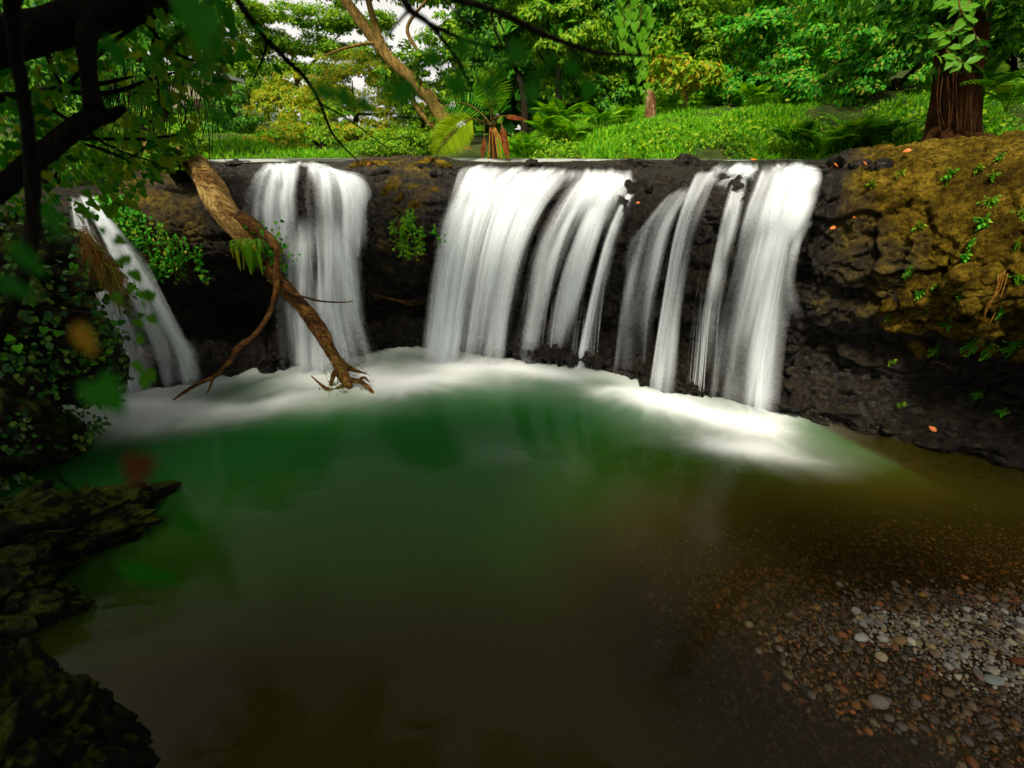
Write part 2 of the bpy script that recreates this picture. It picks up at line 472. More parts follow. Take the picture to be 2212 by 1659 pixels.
# columns of the cliff from left to right: crest, lip, mid face, undercut, shelf (picture position, metres ahead), waterline
KC = [
 ((-420,420,8.0), (-420,450,6.0), (-360,600,5.6), (-330,760,5.6), (-310,880,5.5), (-300,980)),
 ((-150,420,9.0), (-150,440,7.0), (-100,600,6.6), (-80,760,6.8), (-70,850,6.7), (-60,900)),
 ((110,402,9.0), (130,428,7.3), (160,560,7.1), (230,720,7.5), (260,800,7.4), (290,850)),
 ((215,398,9.2), (228,432,7.6), (300,560,7.4), (380,720,7.9), (400,790,7.8), (430,830)),
 ((300,372,10.0), (330,425,8.0), (370,560,7.6), (440,690,8.4), (470,770,8.3), (500,812)),
 ((440,348,11.0), (455,392,8.6), (490,560,8.0), (510,680,9.0), (530,760,8.6), (555,800)),
 ((560,349,11.5), (545,400,8.8), (565,560,8.45), (575,690,9.0), (590,760,8.5), (600,795)),
 ((650,349,12.0), (670,376,9.2), (690,545,8.7), (700,690,8.9), (705,760,8.5), (710,790)),
 ((740,347,12.0), (785,400,9.0), (795,540,8.65), (800,680,9.3), (800,740,8.8), (800,765)),
 ((880,342,12.0), (880,400,8.9), (885,550,8.4), (875,630,9.5), (870,720,9.0), (870,752)),
 ((985,346,12.0), (975,388,9.1), (960,540,8.9), (950,660,9.6), (940,730,9.0), (940,758)),
 ((1100,349,12.0), (1090,388,9.3), (1065,540,9.3), (1045,670,9.6), (1035,740,9.0), (1030,768)),
 ((1250,347,12.0), (1230,395,9.1), (1195,550,9.0), (1165,690,9.2), (1150,760,8.8), (1140,783)),
 ((1340,345,11.5), (1330,400,8.7), (1290,560,8.55), (1260,700,8.75), (1245,770,8.5), (1240,795)),
 ((1450,343,11.0), (1410,430,8.15), (1360,580,8.1), (1345,720,8.4), (1335,780,8.2), (1330,808)),
 ((1560,344,10.5), (1530,405,7.9), (1475,570,7.7), (1450,740,7.8), (1440,810,7.6), (1430,842)),
 ((1660,344,10.0), (1650,405,7.4), (1595,570,7.2), (1560,750,7.35), (1550,830,7.1), (1540,864)),
 ((1770,346,9.5), (1770,380,7.0), (1715,570,6.7), (1680,750,6.75), (1665,840,6.55), (1660,885)),
 ((1870,329,9.0), (1885,362,6.6), (1830,590,6.15), (1790,760,6.35), (1760,850,6.1), (1740,905)),
 ((2000,316,8.6), (2030,352,6.2), (1975,600,5.6), (1950,770,6.0), (1910,860,5.8), (1880,945)),
 ((2130,302,8.2), (2160,338,5.9), (2120,640,5.15), (2100,790,6.0), (2050,880,5.6), (2010,970)),
 ((2260,287,7.8), (2300,322,5.6), (2280,660,4.75), (2260,800,5.7), (2220,890,5.3), (2160,1000)),
 ((2500,262,7.2), (2560,302,5.1), (2520,670,4.3), (2480,820,5.0), (2440,930,4.8), (2400,1060)),
 ((2950,200,6.0), (3050,250,4.0), (2950,680,3.2), (2900,850,3.6), (2850,1000,3.5), (2800,1150)),
]
cols3 = []
for c in KC:
    shf = at(*c[4])
    if shf[2] < .22: shf = on(c[4][0], c[4][1], .22)
    pts = [at(*c[0]), at(*c[1]), at(*c[2]), at(*c[3]), shf, on(*c[5])]
    back = pts[0] + np.array([0, 3.5, -0.6]); foot = pts[5] + np.array([0, -0.25, -1.6])
    cols3.append([back] + pts + [foot])
cols3 = np.array(cols3)                       # (columns, 8, 3)
NU, NV = 820, 300
_tv = np.array([0, .10, .27, .50, .70, .84, .93, 1.0])
_vv = np.linspace(0, 1, NV)
# along v: linear on control rows, smoothed; along u: catmull-rom
def _cr(T, P, s):
    k = np.clip(np.searchsorted(T, s, side='right') - 1, 0, len(T) - 2)
    u = (s - T[k]) / (T[k + 1] - T[k]); u = u.reshape((-1,) + (1,) * (P.ndim - 1))
    p1, p2 = P[k], P[k + 1]; p0 = P[np.maximum(k - 1, 0)]; p3 = P[np.minimum(k + 2, len(P) - 1)]
    return p1 + 0.5 * u * (p2 - p0 + u * (2 * p0 - 5 * p1 + 4 * p2 - p3 + u * (3 * (p1 - p2) + p3 - p0)))
_ku = np.concatenate([[0], np.cumsum(np.linalg.norm(np.diff(cols3[:, 2, :], axis=0), axis=1) + 0.15)])
_us = np.linspace(0, _ku[-1], NU)
S = _cr(_ku, cols3, _us)                       # (NU, 8, 3)
S = np.swapaxes(_cr(_tv, np.swapaxes(S, 0, 1), _vv), 0, 1)   # (NU, NV, 3)
CREST = _cr(_ku, cols3[:, 1, :], _us)
KX = np.array([c[1][0] for c in KC], float)
LIPX = np.interp(_us, _ku, KX)                # picture x of each column's lip, to place wet and dry rock
def _nrm(S):
    n = np.cross(np.gradient(S, axis=0), np.gradient(S, axis=1))
    return unit(n)
N0 = _nrm(S)
if N0[NU // 2, NV // 2, 1] > 0: N0 = -N0
flow = np.interp(LIPX, [100,130,230,260,530,560,760,800,960,990,1300,1345,1395,1430,1620,1640,1770,1800], [0,1,1,0,0,1,1,0,0,1,1,.6,.6,1,1,1,1,0])
VV = np.broadcast_to(_vv, (NU, NV))
topmask = sstep(0.30, 0.12, VV)
amp = 1.0 - 0.72 * topmask * flow[:, None]    # the water has worn its lip smooth
warp = np.stack([fbm(S * 1.3, 3, 71), fbm(S * 1.3, 3, 72), fbm(S * 1.3, 3, 73)], -1)
f1, f2, cid, fa = worley((S + .35 * warp) * np.array([1.25, 1.25, 1.7]), 5, True)
g1, g2, gid, ga = worley((S + .15 * warp) * np.array([3.6, 3.6, 5.0]), 9, True)
k1, k2, kid, ka = worley((S + .08 * warp) * 9.0, 13, True)
big = fbm(S * 0.9, 3, 3)
blk = sstep(0.36, 0.50, VV)
sm = .35 + .65 * blk
disp = 0.16 * big + 0.20 * fa * sm + 0.10 * (cid - .5) * sm - 0.09 * sstep(0.07, 0.0, f2 - f1) * (.4 + .6 * blk)
disp += 0.085 * ga * sm + 0.05 * (gid - 0.5) * sm - 0.05 * sstep(0.08, 0.0, g2 - g1) * (.35 + .65 * blk) + 0.040 * ka + 0.02 * (kid - .5)
disp += 0.05 * fbm(S * 5.5, 5, 23, 2.07, .6) + 0.03 * fbm(S * 17, 3, 29, 2.07, .65)
disp -= 0.14 * flow[:, None] * sstep(0.62, 0.42, VV) * sstep(0.06, 0.12, VV)
# layered ledges low on the face
disp += 0.06 * np.sin(S[..., 2] * 9 + 2.5 * fbm(S * 0.8, 2, 41)) * sstep(0.35, 0.5, VV) * sstep(0.95, 0.8, VV)
disp *= np.where(VV < 0.12, 0.7, 1.0) * 0.85 + 0.0
S = S + N0 * (disp * amp)[..., None]
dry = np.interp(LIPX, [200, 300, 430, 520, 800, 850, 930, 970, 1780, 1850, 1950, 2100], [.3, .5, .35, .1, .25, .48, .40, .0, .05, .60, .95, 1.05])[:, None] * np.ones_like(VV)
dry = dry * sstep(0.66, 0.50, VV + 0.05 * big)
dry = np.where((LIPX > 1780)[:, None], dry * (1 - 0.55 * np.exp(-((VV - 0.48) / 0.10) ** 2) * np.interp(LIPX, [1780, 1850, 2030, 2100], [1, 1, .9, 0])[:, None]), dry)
moss = np.zeros_like(VV)
moss += 0.42 * np.exp(-((LIPX - 890) / 75) ** 2)[:, None] * np.exp(-((VV - 0.44) / 0.10) ** 2)
moss += 0.36 * np.exp(-((LIPX - 330) / 110) ** 2)[:, None] * np.exp(-((VV - 0.32) / 0.12) ** 2)
moss += 0.38 * np.exp(-((LIPX - 2230) / 190) ** 2)[:, None] * np.exp(-((VV - 0.82) / 0.05) ** 2)
moss += 0.20 * np.interp(LIPX, [1850, 2100], [0, 1])[:, None] * sstep(0.6, 0.4, VV)
moss += 0.25 * sstep(0.14, 0.08, VV) * (1 - flow[:, None])
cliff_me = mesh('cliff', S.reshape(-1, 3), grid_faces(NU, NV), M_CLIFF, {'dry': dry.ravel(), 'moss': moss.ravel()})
cliff = obj('cliff', cliff_me, kind='structure')
CL_S, CL_N = S, _nrm(S)
if CL_N[NU // 2, NV // 2, 1] > 0: CL_N = -CL_N
# picture position of every cliff vertex: lets a plant be rooted on the rock itself
_rel = CL_S - np.array([0, 0, HC])
_zc = _rel[..., 1] * CP - _rel[..., 2] * SP
CL_PX = CX + FPX * _rel[..., 0] / np.maximum(_zc, 0.1)
CL_PY = CY - FPX * (_rel[..., 1] * SP + _rel[..., 2] * CP) / np.maximum(_zc, 0.1)
def on_cliff(x, y):
    d = (CL_PX - x) ** 2 + (CL_PY - y) ** 2
    near = d < d.min() + 160
    k = np.argmin(np.where(near, _rel[..., 1], 99)); i, j = divmod(k, NV)
    return CL_S[i, j].copy(), CL_N[i, j].copy()

# nearest rock seen along each line of sight, to lay the water over the rock and not through it
_Q = 4
_dm = np.full((2600 // _Q, 1400 // _Q), 99.0)
_ix, _iy = (CL_PX // _Q).astype(int), (CL_PY // _Q).astype(int)
_ok = (_ix >= 0) & (_ix < _dm.shape[0]) & (_iy >= 0) & (_iy < _dm.shape[1])
np.minimum.at(_dm, (_ix[_ok], _iy[_ok]), CL_S[..., 1][_ok])
for _r in range(2):
    _p = np.pad(_dm, 1, constant_values=99.0)
    _dm = np.min([_p[a:a + _dm.shape[0], b:b + _dm.shape[1]] for a in (0, 1, 2) for b in (0, 1, 2)], axis=0)
def over_rock(V, gap):
    rel = V - np.array([0, 0, HC]); zc = np.maximum(rel[..., 1] * CP - rel[..., 2] * SP, .1)
    ix = np.clip((CX + FPX * rel[..., 0] / zc) // _Q, 0, _dm.shape[0] - 1).astype(int)
    iy = np.clip((CY - FPX * (rel[..., 1] * SP + rel[..., 2] * CP) / zc) // _Q, 0, _dm.shape[1] - 1).astype(int)
    lim = _dm[ix, iy] - gap
    k = np.where(rel[..., 1] > lim, lim / rel[..., 1], 1.0)
    # even the push out along the flow
    for _ in range(6):
        kp = np.pad(k, 1, mode='edge')
        k = np.minimum(k, (kp[:-2, 1:-1] + kp[2:, 1:-1] + kp[1:-1, :-2] + kp[1:-1, 2:] + k) / 5)
    return rel * k[..., None] + np.array([0, 0, HC])

# ---- bed of the pool with the gravel spit
SPIT = np.array([on(x, y)[:2] for x, y in [(1648,1395),(1672,1362),(1720,1335),(1800,1312),(1880,1296),(2000,1284),(2120,1286),(2300,1290),(2700,1300),(2900,1500),(2700,1900),(2230,1735),(2150,1670),(2060,1612),(1980,1572),(1890,1535),(1800,1512),(1740,1478),(1690,1440),(1662,1418)]])
def poly_sd(Q, poly):
    "signed distance, positive inside"
    d = np.full(Q.shape[:-1], 1e9); ins = np.zeros(Q.shape[:-1], bool)
    for a, b in zip(poly, np.roll(poly, -1, 0)):
        e = b - a; w = Q - a
        t = np.clip((w @ e) / (e @ e), 0, 1)
        d = np.minimum(d, np.linalg.norm(w - t[..., None] * e, axis=-1))
        c = ((a[1] > Q[..., 1]) != (b[1] > Q[..., 1])) & (Q[..., 0] < (b[0] - a[0]) * (Q[..., 1] - a[1]) / (b[1] - a[1] + 1e-12) + a[0])
        ins ^= c
    return np.where(ins, d, -d)
def bed_z(X, Y):
    Q = np.stack([X, Y], -1)
    sd = poly_sd(Q, SPIT)
    n = 0.02 * fbm(np.stack([X * 2.2, Y * 2.2, 0 * X], -1), 3, 77)
    out = -np.minimum(1.7, 0.11 * (-sd) + 0.075 * sd ** 2)
    out = np.maximum(out, -(0.30 + 0.33 * np.maximum(Y - 2.4 - 0.10 * X, 0) ** 1.15))
    out = np.maximum(out, -np.interp(X - .45 * (7.5 - Y), [2.0, 3.8], [9, .26]))      # the right bank shelves gently
    inn = 0.17 * (1 - np.exp(-sd * 2.4))
    return np.where(sd > 0, inn, out) + n - 0.004
_bx, _by = np.meshgrid(np.linspace(-12, 12, 150), np.linspace(-6, 12, 110), indexing='ij')
bed_me = mesh('pool_bed', np.stack([_bx, _by, bed_z(_bx, _by)], -1), grid_faces(150, 110),
              mat_plain('bed_sand', [(0.3, (0.012, 0.008, 0.003)), (0.55, (0.032, 0.021, 0.007)), (0.75, (0.055, 0.037, 0.012))], 0.7, 30))
obj('pool_bed', bed_me, kind='structure')

# ---- the pool surface
NX, NY = 300, 230
px_, py_ = np.meshgrid(np.linspace(-11, 10, NX), np.linspace(-5, 11, NY), indexing='ij')
depth = np.clip(-bed_z(px_, py_), 0, 3)
foam = np.zeros_like(px_)
wob = np.stack([px_ * 0.9, py_ * 0.9, 0 * px_], -1)
wx, wy = fbm(wob, 3, 5) * 0.28, fbm(wob, 3, 6) * 0.28
# churned water: picture position of the middle, half width and half depth in metres, angle, strength
FOAM = [((330,868),1.2,.40,-.05,.7), ((560,872),1.3,.30,.22,.6), ((730,812),1.1,.55,.1,1.2), ((1000,795),1.25,.48,0,2.2), ((880,825),1.3,.45,.1,1.1), ((1150,805),.9,.26,-.25,.75), ((520,895),1.8,.42,.20,.22), ((310,900),1.4,.40,.1,.25),
        ((1415,866),.66,.40,-.3,1.7), ((1610,910),.74,.44,-.25,2.2), ((1590,955),.75,.28,-.2,.9), ((1500,885),.6,.32,-.35,.75), ((1310,845),.55,.20,-.3,.45)]
for (cx, cy), a, b, th, s in FOAM:
    c = on(cx, cy)
    dx, dy = px_ + wx - c[0], py_ + wy - c[1]
    p, q = dx * math.cos(th) + dy * math.sin(th), -dx * math.sin(th) + dy * math.cos(th)
    # long drawn-out streaks running away from the foot of the fall
    ang = np.arctan2(q, p); rad = np.sqrt((p / a) ** 2 + (q / b) ** 2)
    st = 1 + 0.18 * fbm(np.stack([ang * 5, rad * 0.8, 0 * ang + cx], -1), 3, 9)
    foam = np.maximum(foam, 0) + min(s, 1.15) * (np.exp(-(rad * st) ** 2 * 2.2) + .42 * np.exp(-(rad * st) * 1.5))
_wl = np.array([on(*c[5])[:2] for c in KC[2:18]])
_wd = np.full(px_.shape, 9.0)
for a_, b_ in zip(_wl[:-1], _wl[1:]):
    e_ = b_ - a_; t_ = np.clip(((px_ - a_[0]) * e_[0] + (py_ - a_[1]) * e_[1]) / (e_ @ e_), 0, 1)
    _wd = np.minimum(_wd, np.hypot(px_ - a_[0] - t_ * e_[0], py_ - a_[1] - t_ * e_[1]))
foam = foam + .55 * np.exp(-(_wd / .32) ** 2) * (.75 + .5 * fbm(np.stack([px_ * 1.5, py_ * 1.5, 0 * px_], -1), 3, 45))
foam = 1 - np.exp(-foam * 1.35)
foam = np.clip(foam * (1 + 0.10 * fbm(np.stack([px_ * 1.2, py_ * 3.0, 0 * px_], -1), 4, 31)) - 0.02, 0, 0.97)
pool_me = mesh('pool', np.stack([px_, py_, 0 * px_ + 0.035 * foam * (0.6 + 0.8 * fbm(np.stack([px_ * 2, py_ * 2, 0 * px_], -1), 2, 3))], -1), grid_faces(NX, NY), mat_water(), {'depth': depth.ravel(), 'foam': foam.ravel()})
obj('pool_water', pool_me, kind='structure')

# ---- ground above the falls
RIV = 3.435
def ground_z(X, Y):
    far = np.interp(X, [-40, -9, -6, -3, 0, 3, 6, 7.5, 9, 40], [9, 10.5, 13.0, 13.6, 13.4, 12.9, 11.6, 10.2, 8.6, 7.0])
    d = Y - far
    P = np.stack([X, Y, 0 * X], -1)
    hi = np.interp(X, [-14, -6, 0, 3, 9, 16], [1.0, .35, .55, 1.35, 1.9, 2.2])
    up = np.where(d > 0, hi * (1 - np.exp(-d / 3.2)) + 0.03 * np.maximum(d, 0) ** 1.0, 0.5 * d)
    up = np.maximum(up, -0.45)
    return RIV - 0.04 + up + (0.16 * fbm(P * 0.55, 3, 61) + 0.05 * fbm(P * 2.1, 2, 62)) * sstep(-0.5, 1.5, d) + np.maximum(X - 13, 0) * .15
_gx = np.concatenate([np.linspace(-220, -25, 20)[:-1], np.linspace(-25, 30, 170), np.linspace(30, 220, 20)[1:]])
_gs = np.concatenate([np.linspace(0, 26, 110), np.linspace(26, 400, 30)[1:]])
_co = np.argsort(CREST[:, 0])
_cy = np.interp(_gx, CREST[_co, 0], CREST[_co, 1])
GX, _gt = np.meshgrid(_gx, _gs, indexing='ij')
GY = _cy[:, None] + 0.5 + _gt
GZ = ground_z(GX, GY)
GZ = np.where(_gt < 0.01, GZ - 0.5, GZ)
M_SOIL = mat_plain('bank_soil', [(0.3, (0.014, 0.022, 0.005)), (0.55, (0.03, 0.045, 0.009)), (0.75, (0.055, 0.04, 0.015))], 0.9, 3)
obj('ground', mesh('ground', np.stack([GX, GY, GZ], -1), grid_faces(len(_gx), len(_gs)), M_SOIL), kind='structure')
# ---- river above the falls: from the crest back to the far bank
_sel = (LIPX > 420) & (LIPX < 1860)
cr = CREST[_sel]
_k = np.linspace(0, 1, 60) ** 1.6
riv = np.zeros((len(cr), 60, 3))
riv[..., 0] = cr[:, None, 0] + _k[None] * 0.1 * cr[:, None, 0]
riv[..., 1] = cr[:, None, 1] - 0.35 + _k[None] * 9.0
rf = np.clip(1.3 * sstep(0.22, 0.0, _k)[None] * (0.1 + 1.1 * fbm(riv * np.array([1.1, 2.2, 1]), 4, 2)), 0, .35)
riv[..., 2] = RIV - 0.05 * sstep(0.06, 0.0, _k)[None] + 0.012 * fbm(riv * np.array([1.3, 1.3, 1]), 2, 8)
obj('river_water', mesh('river', riv.reshape(-1, 3), grid_faces(len(cr), 60), mat_river(), {'foam': rf.ravel()}), kind='structure')
# ---------------------------------------------------------------- waterfalls
M_FALL = mat_fall()
def sheet(guides, dens, nu=64, nv=64, layers=3, gap=0.07, fold=0.05, seed=0, soft=(.12, .12), fade=0.04, top=0.05, bumpy=None, bot=0.0, film=.56, threads=60, bundle=1.0, thin=False):
    """water between guide lines. guide: list of (x, y, metres ahead); the last point may be (x, y) = on the pool.
    dens: rows of strand density, one per guide, given from top to bottom."""
    G = []
    for g in guides:
        p = [on(q[0], q[1], 0.0) if len(q) == 2 else at(*q) for q in g]
        G.append(resample(np.array(p), nv))
    G = np.array(G)                                   # (k, nv, 3)
    k = len(G)
    w = np.concatenate([[0], np.cumsum(np.linalg.norm(np.diff(G[:, nv // 2], axis=0), axis=1))])
    us = np.linspace(0, w[-1], nu)
    P = _cr(w, G, us)
    D = np.array([np.interp(np.linspace(0, 1, nv), np.linspace(0, 1, len(d)), d) for d in dens])
    D = _cr(w, D, us)
    # the flow gathers in bundles on its way down
    tq = np.linspace(0, 1, nv)[None] + 0 * us[:, None]
    bd = fbm(np.stack([us[:, None] * 3.2 + .35 * tq, tq * .9, 0 * tq + seed], -1), 3, seed + 70, 2.2, .6)
    D = np.clip(D * (1 + bundle * 1.9 * bd * sstep(.0, .4, tq)), 0, 1.15)
    ln = np.cumsum(np.concatenate([np.zeros((nu, 1)), np.linalg.norm(np.diff(P, axis=1), axis=2)], 1), 1)
    Nn = _nrm(P)
    if Nn[nu // 2, nv // 2, 1] > 0: Nn = -Nn
    t = np.linspace(0, 1, nv)[None]; s = np.linspace(0, 1, nu)[:, None]
    e = (sstep(0, soft[0], s) if soft[0] > 0 else 1) * (sstep(1, 1 - soft[1], s) if soft[1] > 0 else 1) * sstep(0, top, t) * np.ones((nu, nv))
    e = e * (sstep(1, 1 - bot, t) if bot else .25 + .75 * sstep(1, .90, t))
    out = []
    # one thin continuous film ...
    q = np.stack([us[:, None] * 3 + 0 * t, ln * 0.4, np.full((nu, nv), seed + 7.3)], -1)
    h = fold * 1.3 * fbm(q, 3, seed)
    if bumpy is not None: h = h + bumpy(us, ln, 0)
    V = P + Nn * ((h - .06) * (0.25 + 0.75 * sstep(0, .2, t)))[..., None]
    V[..., 2] = np.where(t > 0.97, np.maximum(V[..., 2], -0.02), V[..., 2])
    Vr = over_rock(V, .05); kk = sstep(.85, .6, t)[..., None]; V = Vr * kk + V * (1 - kk)
    uv = np.stack([us[:, None] + 0 * t + seed * 3.17, ln], -1)
    out.append((V, film * np.clip(D, 0, 1.1) ** 1.9, e, uv))
    # ... and many soft-edged threads of water of different width, throw and length in front of it
    nth = int(w[-1] * threads)
    sel = np.arange(0, nv, 2); sel[-1] = nv - 1
    ts = np.linspace(0, 1, nv)[sel]; jj = sel
    for k in range(nth):
        f = rng.uniform(.02, .98)
        drift = .06 * (fbm(np.stack([ts * 1.4, 0 * ts + k, 0 * ts + seed], -1), 2, 3)) + rng.normal() * .012 * ts
        x = np.clip(f + drift, 0, 1) * (nu - 1); i0 = np.clip(x.astype(int), 0, nu - 2); fr = (x - i0)[:, None]
        c = V[i0, jj] * (1 - fr) + V[i0 + 1, jj] * fr
        d = D[i0, jj]; ee = e[i0, jj] if (f < .12 or f > .88) else (sstep(0, top, ts) * (sstep(1, 1 - bot, ts) if bot else .25 + .75 * sstep(1, .90, ts)))
        nn_ = Nn[i0, jj]
        wd = rng.choice([.022, .04, .075, .13], p=[.15, .35, .32, .18]) * rng.uniform(.7, 1.4) * (0.55 + 0.75 * ts ** .7)
        if thin: wd = rng.uniform(.006, .014) * (0.6 + 0.6 * ts)
        st = rng.uniform(-.3, .5); en = rng.uniform(.8, 1.6)
        al = np.clip(d - rng.uniform(.0, .45), 0, 1) * sstep(st, st + .25, ts) * sstep(en, en - .35, ts) * ee * rng.uniform(.25, .8)
        if al.max() < .03: continue
        lift = (gap * rng.uniform(-.1, 1.2) * sstep(.0, .5, ts))[:, None]
        side = unit(np.cross(unit(np.gradient(c, axis=0)), nn_)); tw = rng.normal() * .5
        ax = side * math.cos(tw) + nn_ * math.sin(tw)
        prof = np.array([-1, -.5, 0, .5, 1.0])
        R_ = c[None] + nn_[None] * lift[None] + ax[None] * (prof[:, None] * wd[None])[..., None] + nn_[None] * (wd[None] * .35 * (1 - prof[:, None] ** 2))[..., None]
        R_[..., 2] = np.maximum(R_[..., 2], -0.03)
        pe = np.array([0, .6, 1, .6, 0])[:, None] * al[None]
        uvr = np.stack([prof[:, None] * wd[None] + k * 1.37 + seed, ln[0][sel][None] + 0 * prof[:, None] + k * .77], -1)
        out.append((R_, np.ones_like(pe), pe, uvr))
    return out
def sheet_mesh(name, out):
    V, F, D, E_, U, n = [], [], [], [], [], 0
    for v, d, e, u in out:
        a, b = v.shape[:2]
        V.append(v.reshape(-1, 3)); F.append(grid_faces(a, b, n)); D.append(d.ravel()); E_.append(e.ravel()); U.append(u.reshape(-1, 2)); n += a * b
    return mesh(name, np.concatenate(V), np.concatenate(F), M_FALL, {'dens': np.concatenate(D), 'edge': np.concatenate(E_)}, np.concatenate(U))
def fall(name, label, parts):
    r = thing(name, (0, 0, 0), label, 'waterfall', 'falls pouring over the rock wall')
    for nm, out in parts: obj(nm, sheet_mesh(nm, out), r)
    return r
one = lambda *a: list(a)
# 1: the slanting fall at the far left
fall('waterfall', 'slanting white waterfall beside the dark mossy bank at the far left', [
 ('stream', sheet([[(168,420,7.5),(196,470,7.05),(236,560,6.75),(282,660,6.55),(322,750,6.5),(350,850)],
                   [(185,420,7.6),(222,470,7.1),(272,560,6.8),(326,660,6.6),(366,750,6.55),(392,848)],
                   [(200,422,7.7),(245,480,7.15),(305,575,6.85),(358,675,6.65),(398,760,6.6),(426,838)],
                   [(212,424,7.75),(262,495,7.2),(328,600,6.9),(382,700,6.7),(420,780,6.65),(446,832)]],
                  [[.6,.75,.7,.35,.2,.15],[.6,.85,.85,.75,.55,.45],[.6,.85,.9,.95,.8,.7],[.5,.5,.5,.5,.4,.3]], nu=48, layers=3, gap=.06, fold=.05, seed=1, soft=(.35,.4))),
 ('stream', sheet([[(150,425,7.4),(165,520,7.0),(188,610,6.8),(210,690,6.7),(228,770,6.6),(250,862)],
                   [(160,425,7.4),(180,520,7.0),(212,610,6.75),(245,700,6.6),(272,780,6.55),(298,856)],
                   [(172,425,7.45),(205,520,7.0),(255,620,6.75),(300,720,6.6),(330,790,6.5),(355,850)]],
                  [[.5,.6,.7,.8,.7,.6],[.55,.65,.75,.9,.75,.65],[.5,.6,.5,.25,.15,.1]], nu=40, layers=2, gap=.06, fold=.05, seed=4, soft=(.3,.4))) ])
# 2: the stepped fall behind the log
def cobble(us, ln, L):
    q = np.stack([us[:, None] * 2.6 + 0 * ln, ln * 1.5, 0 * ln + L * 0.15], -1)
    a, b, c = worley(q, 3)
    return 0.20 * (np.sqrt(np.maximum(0.0, 0.9 - a ** 2)) - 0.55) * np.exp(-((ln - 3.4) / 1.1) ** 2)
fall('waterfall', 'broad stepped waterfall tumbling in rounded bulges behind the leaning log', [
 ('upper_cascade', sheet([[(572,352,11.4),(545,385,9.2),(530,430,8.6),(522,500,8.35),(530,560,8.25)],
                          [(600,351,11.5),(600,372,9.4),(590,430,8.6),(588,500,8.3),(590,565,8.15)],
                          [(640,350,11.8),(650,368,9.5),(650,430,8.6),(652,500,8.3),(655,570,8.1)],
                          [(680,351,11.8),(705,376,9.4),(715,430,8.6),(718,500,8.35),(718,570,8.15)],
                          [(700,354,11.6),(750,388,9.2),(770,430,8.7),(768,500,8.45),(765,560,8.3)],
                          [(710,358,11.4),(785,395,9.1),(795,440,8.8),(785,500,8.6),(780,560,8.45)]],
                         [[.5,.7,.7,.5,.4],[.6,.98,1.0,.8,.7],[.6,.95,.8,.45,.45],[.6,.9,.95,.6,.7],[.5,.85,.95,.85,.8],[.4,.6,.7,.55,.4]],
                         nu=90, nv=84, layers=3, gap=.05, fold=.045, seed=11, soft=(.10,.10), bumpy=cobble, bot=.10)),
 ('lower_curtain', sheet([[(585,470,8.35),(586,560,8.1),(592,680,7.9),(600,740,7.85),(606,800)],
                          [(622,465,8.3),(622,560,8.0),(625,680,7.75),(630,740,7.7),(635,806)],
                          [(662,460,8.25),(666,560,7.9),(668,680,7.65),(672,740,7.6),(675,810)],
                          [(702,462,8.25),(710,560,7.95),(715,680,7.7),(722,740,7.65),(728,806)],
                          [(742,465,8.35),(748,560,8.1),(755,680,7.9),(770,740,7.8),(785,800)],
                          [(778,470,8.5),(783,560,8.3),(790,680,8.1),(806,740,8.0),(830,785)]],
                         [[.2,.3,.25,.25,.22],[.5,.75,.6,.5,.45],[.6,1,1.05,1,.95],[.6,.9,.62,.62,.75],[.55,.85,.7,.5,.6],[.4,.5,.4,.3,.4]],
                         nu=80, layers=3, gap=.09, fold=.05, seed=14, soft=(.2,.2), top=.2)) ])
# 3: the wide central curtain
fall('waterfall', 'widest milky waterfall curtain in the middle, left of the black rocks', [
 ('curtain', sheet([[(1000,356,10.8),(985,378,9.4),(968,430,8.9),(945,500,8.65),(926,640,8.45),(908,782)],
                    [(1040,356,11.0),(1022,376,9.6),(1000,430,9.0),(978,510,8.65),(955,640,8.4),(938,784)],
                    [(1090,356,11.0),(1068,376,9.6),(1040,430,9.0),(1012,515,8.65),(988,650,8.4),(970,786)],
                    [(1140,357,11.0),(1110,380,9.5),(1078,430,9.0),(1046,520,8.65),(1020,650,8.4),(1002,786)],
                    [(1180,357,10.9),(1150,384,9.3),(1110,440,8.9),(1076,530,8.6),(1050,660,8.4),(1034,788)],
                    [(1215,358,10.8),(1190,388,9.2),(1150,445,8.8),(1112,535,8.5),(1082,660,8.35),(1068,790)],
                    [(1240,360,10.6),(1222,392,9.1),(1178,450,8.7),(1136,540,8.45),(1106,670,8.3),(1094,792)]],
                   [[.3,.55,.6,.75,.7,.65],[.5,.8,.95,1,.98,.95],[.5,.85,.95,1,1,.95],[.45,.7,.9,.92,.85,.72],[.45,.75,.9,.8,.62,.5],[.5,.85,.95,.98,.92,.9],[.5,.7,.6,.5,.4,.35]],
                   nu=130, nv=76, layers=4, gap=.08, fold=.08, seed=21, soft=(.09,.10), top=.14, bundle=.8)) ])
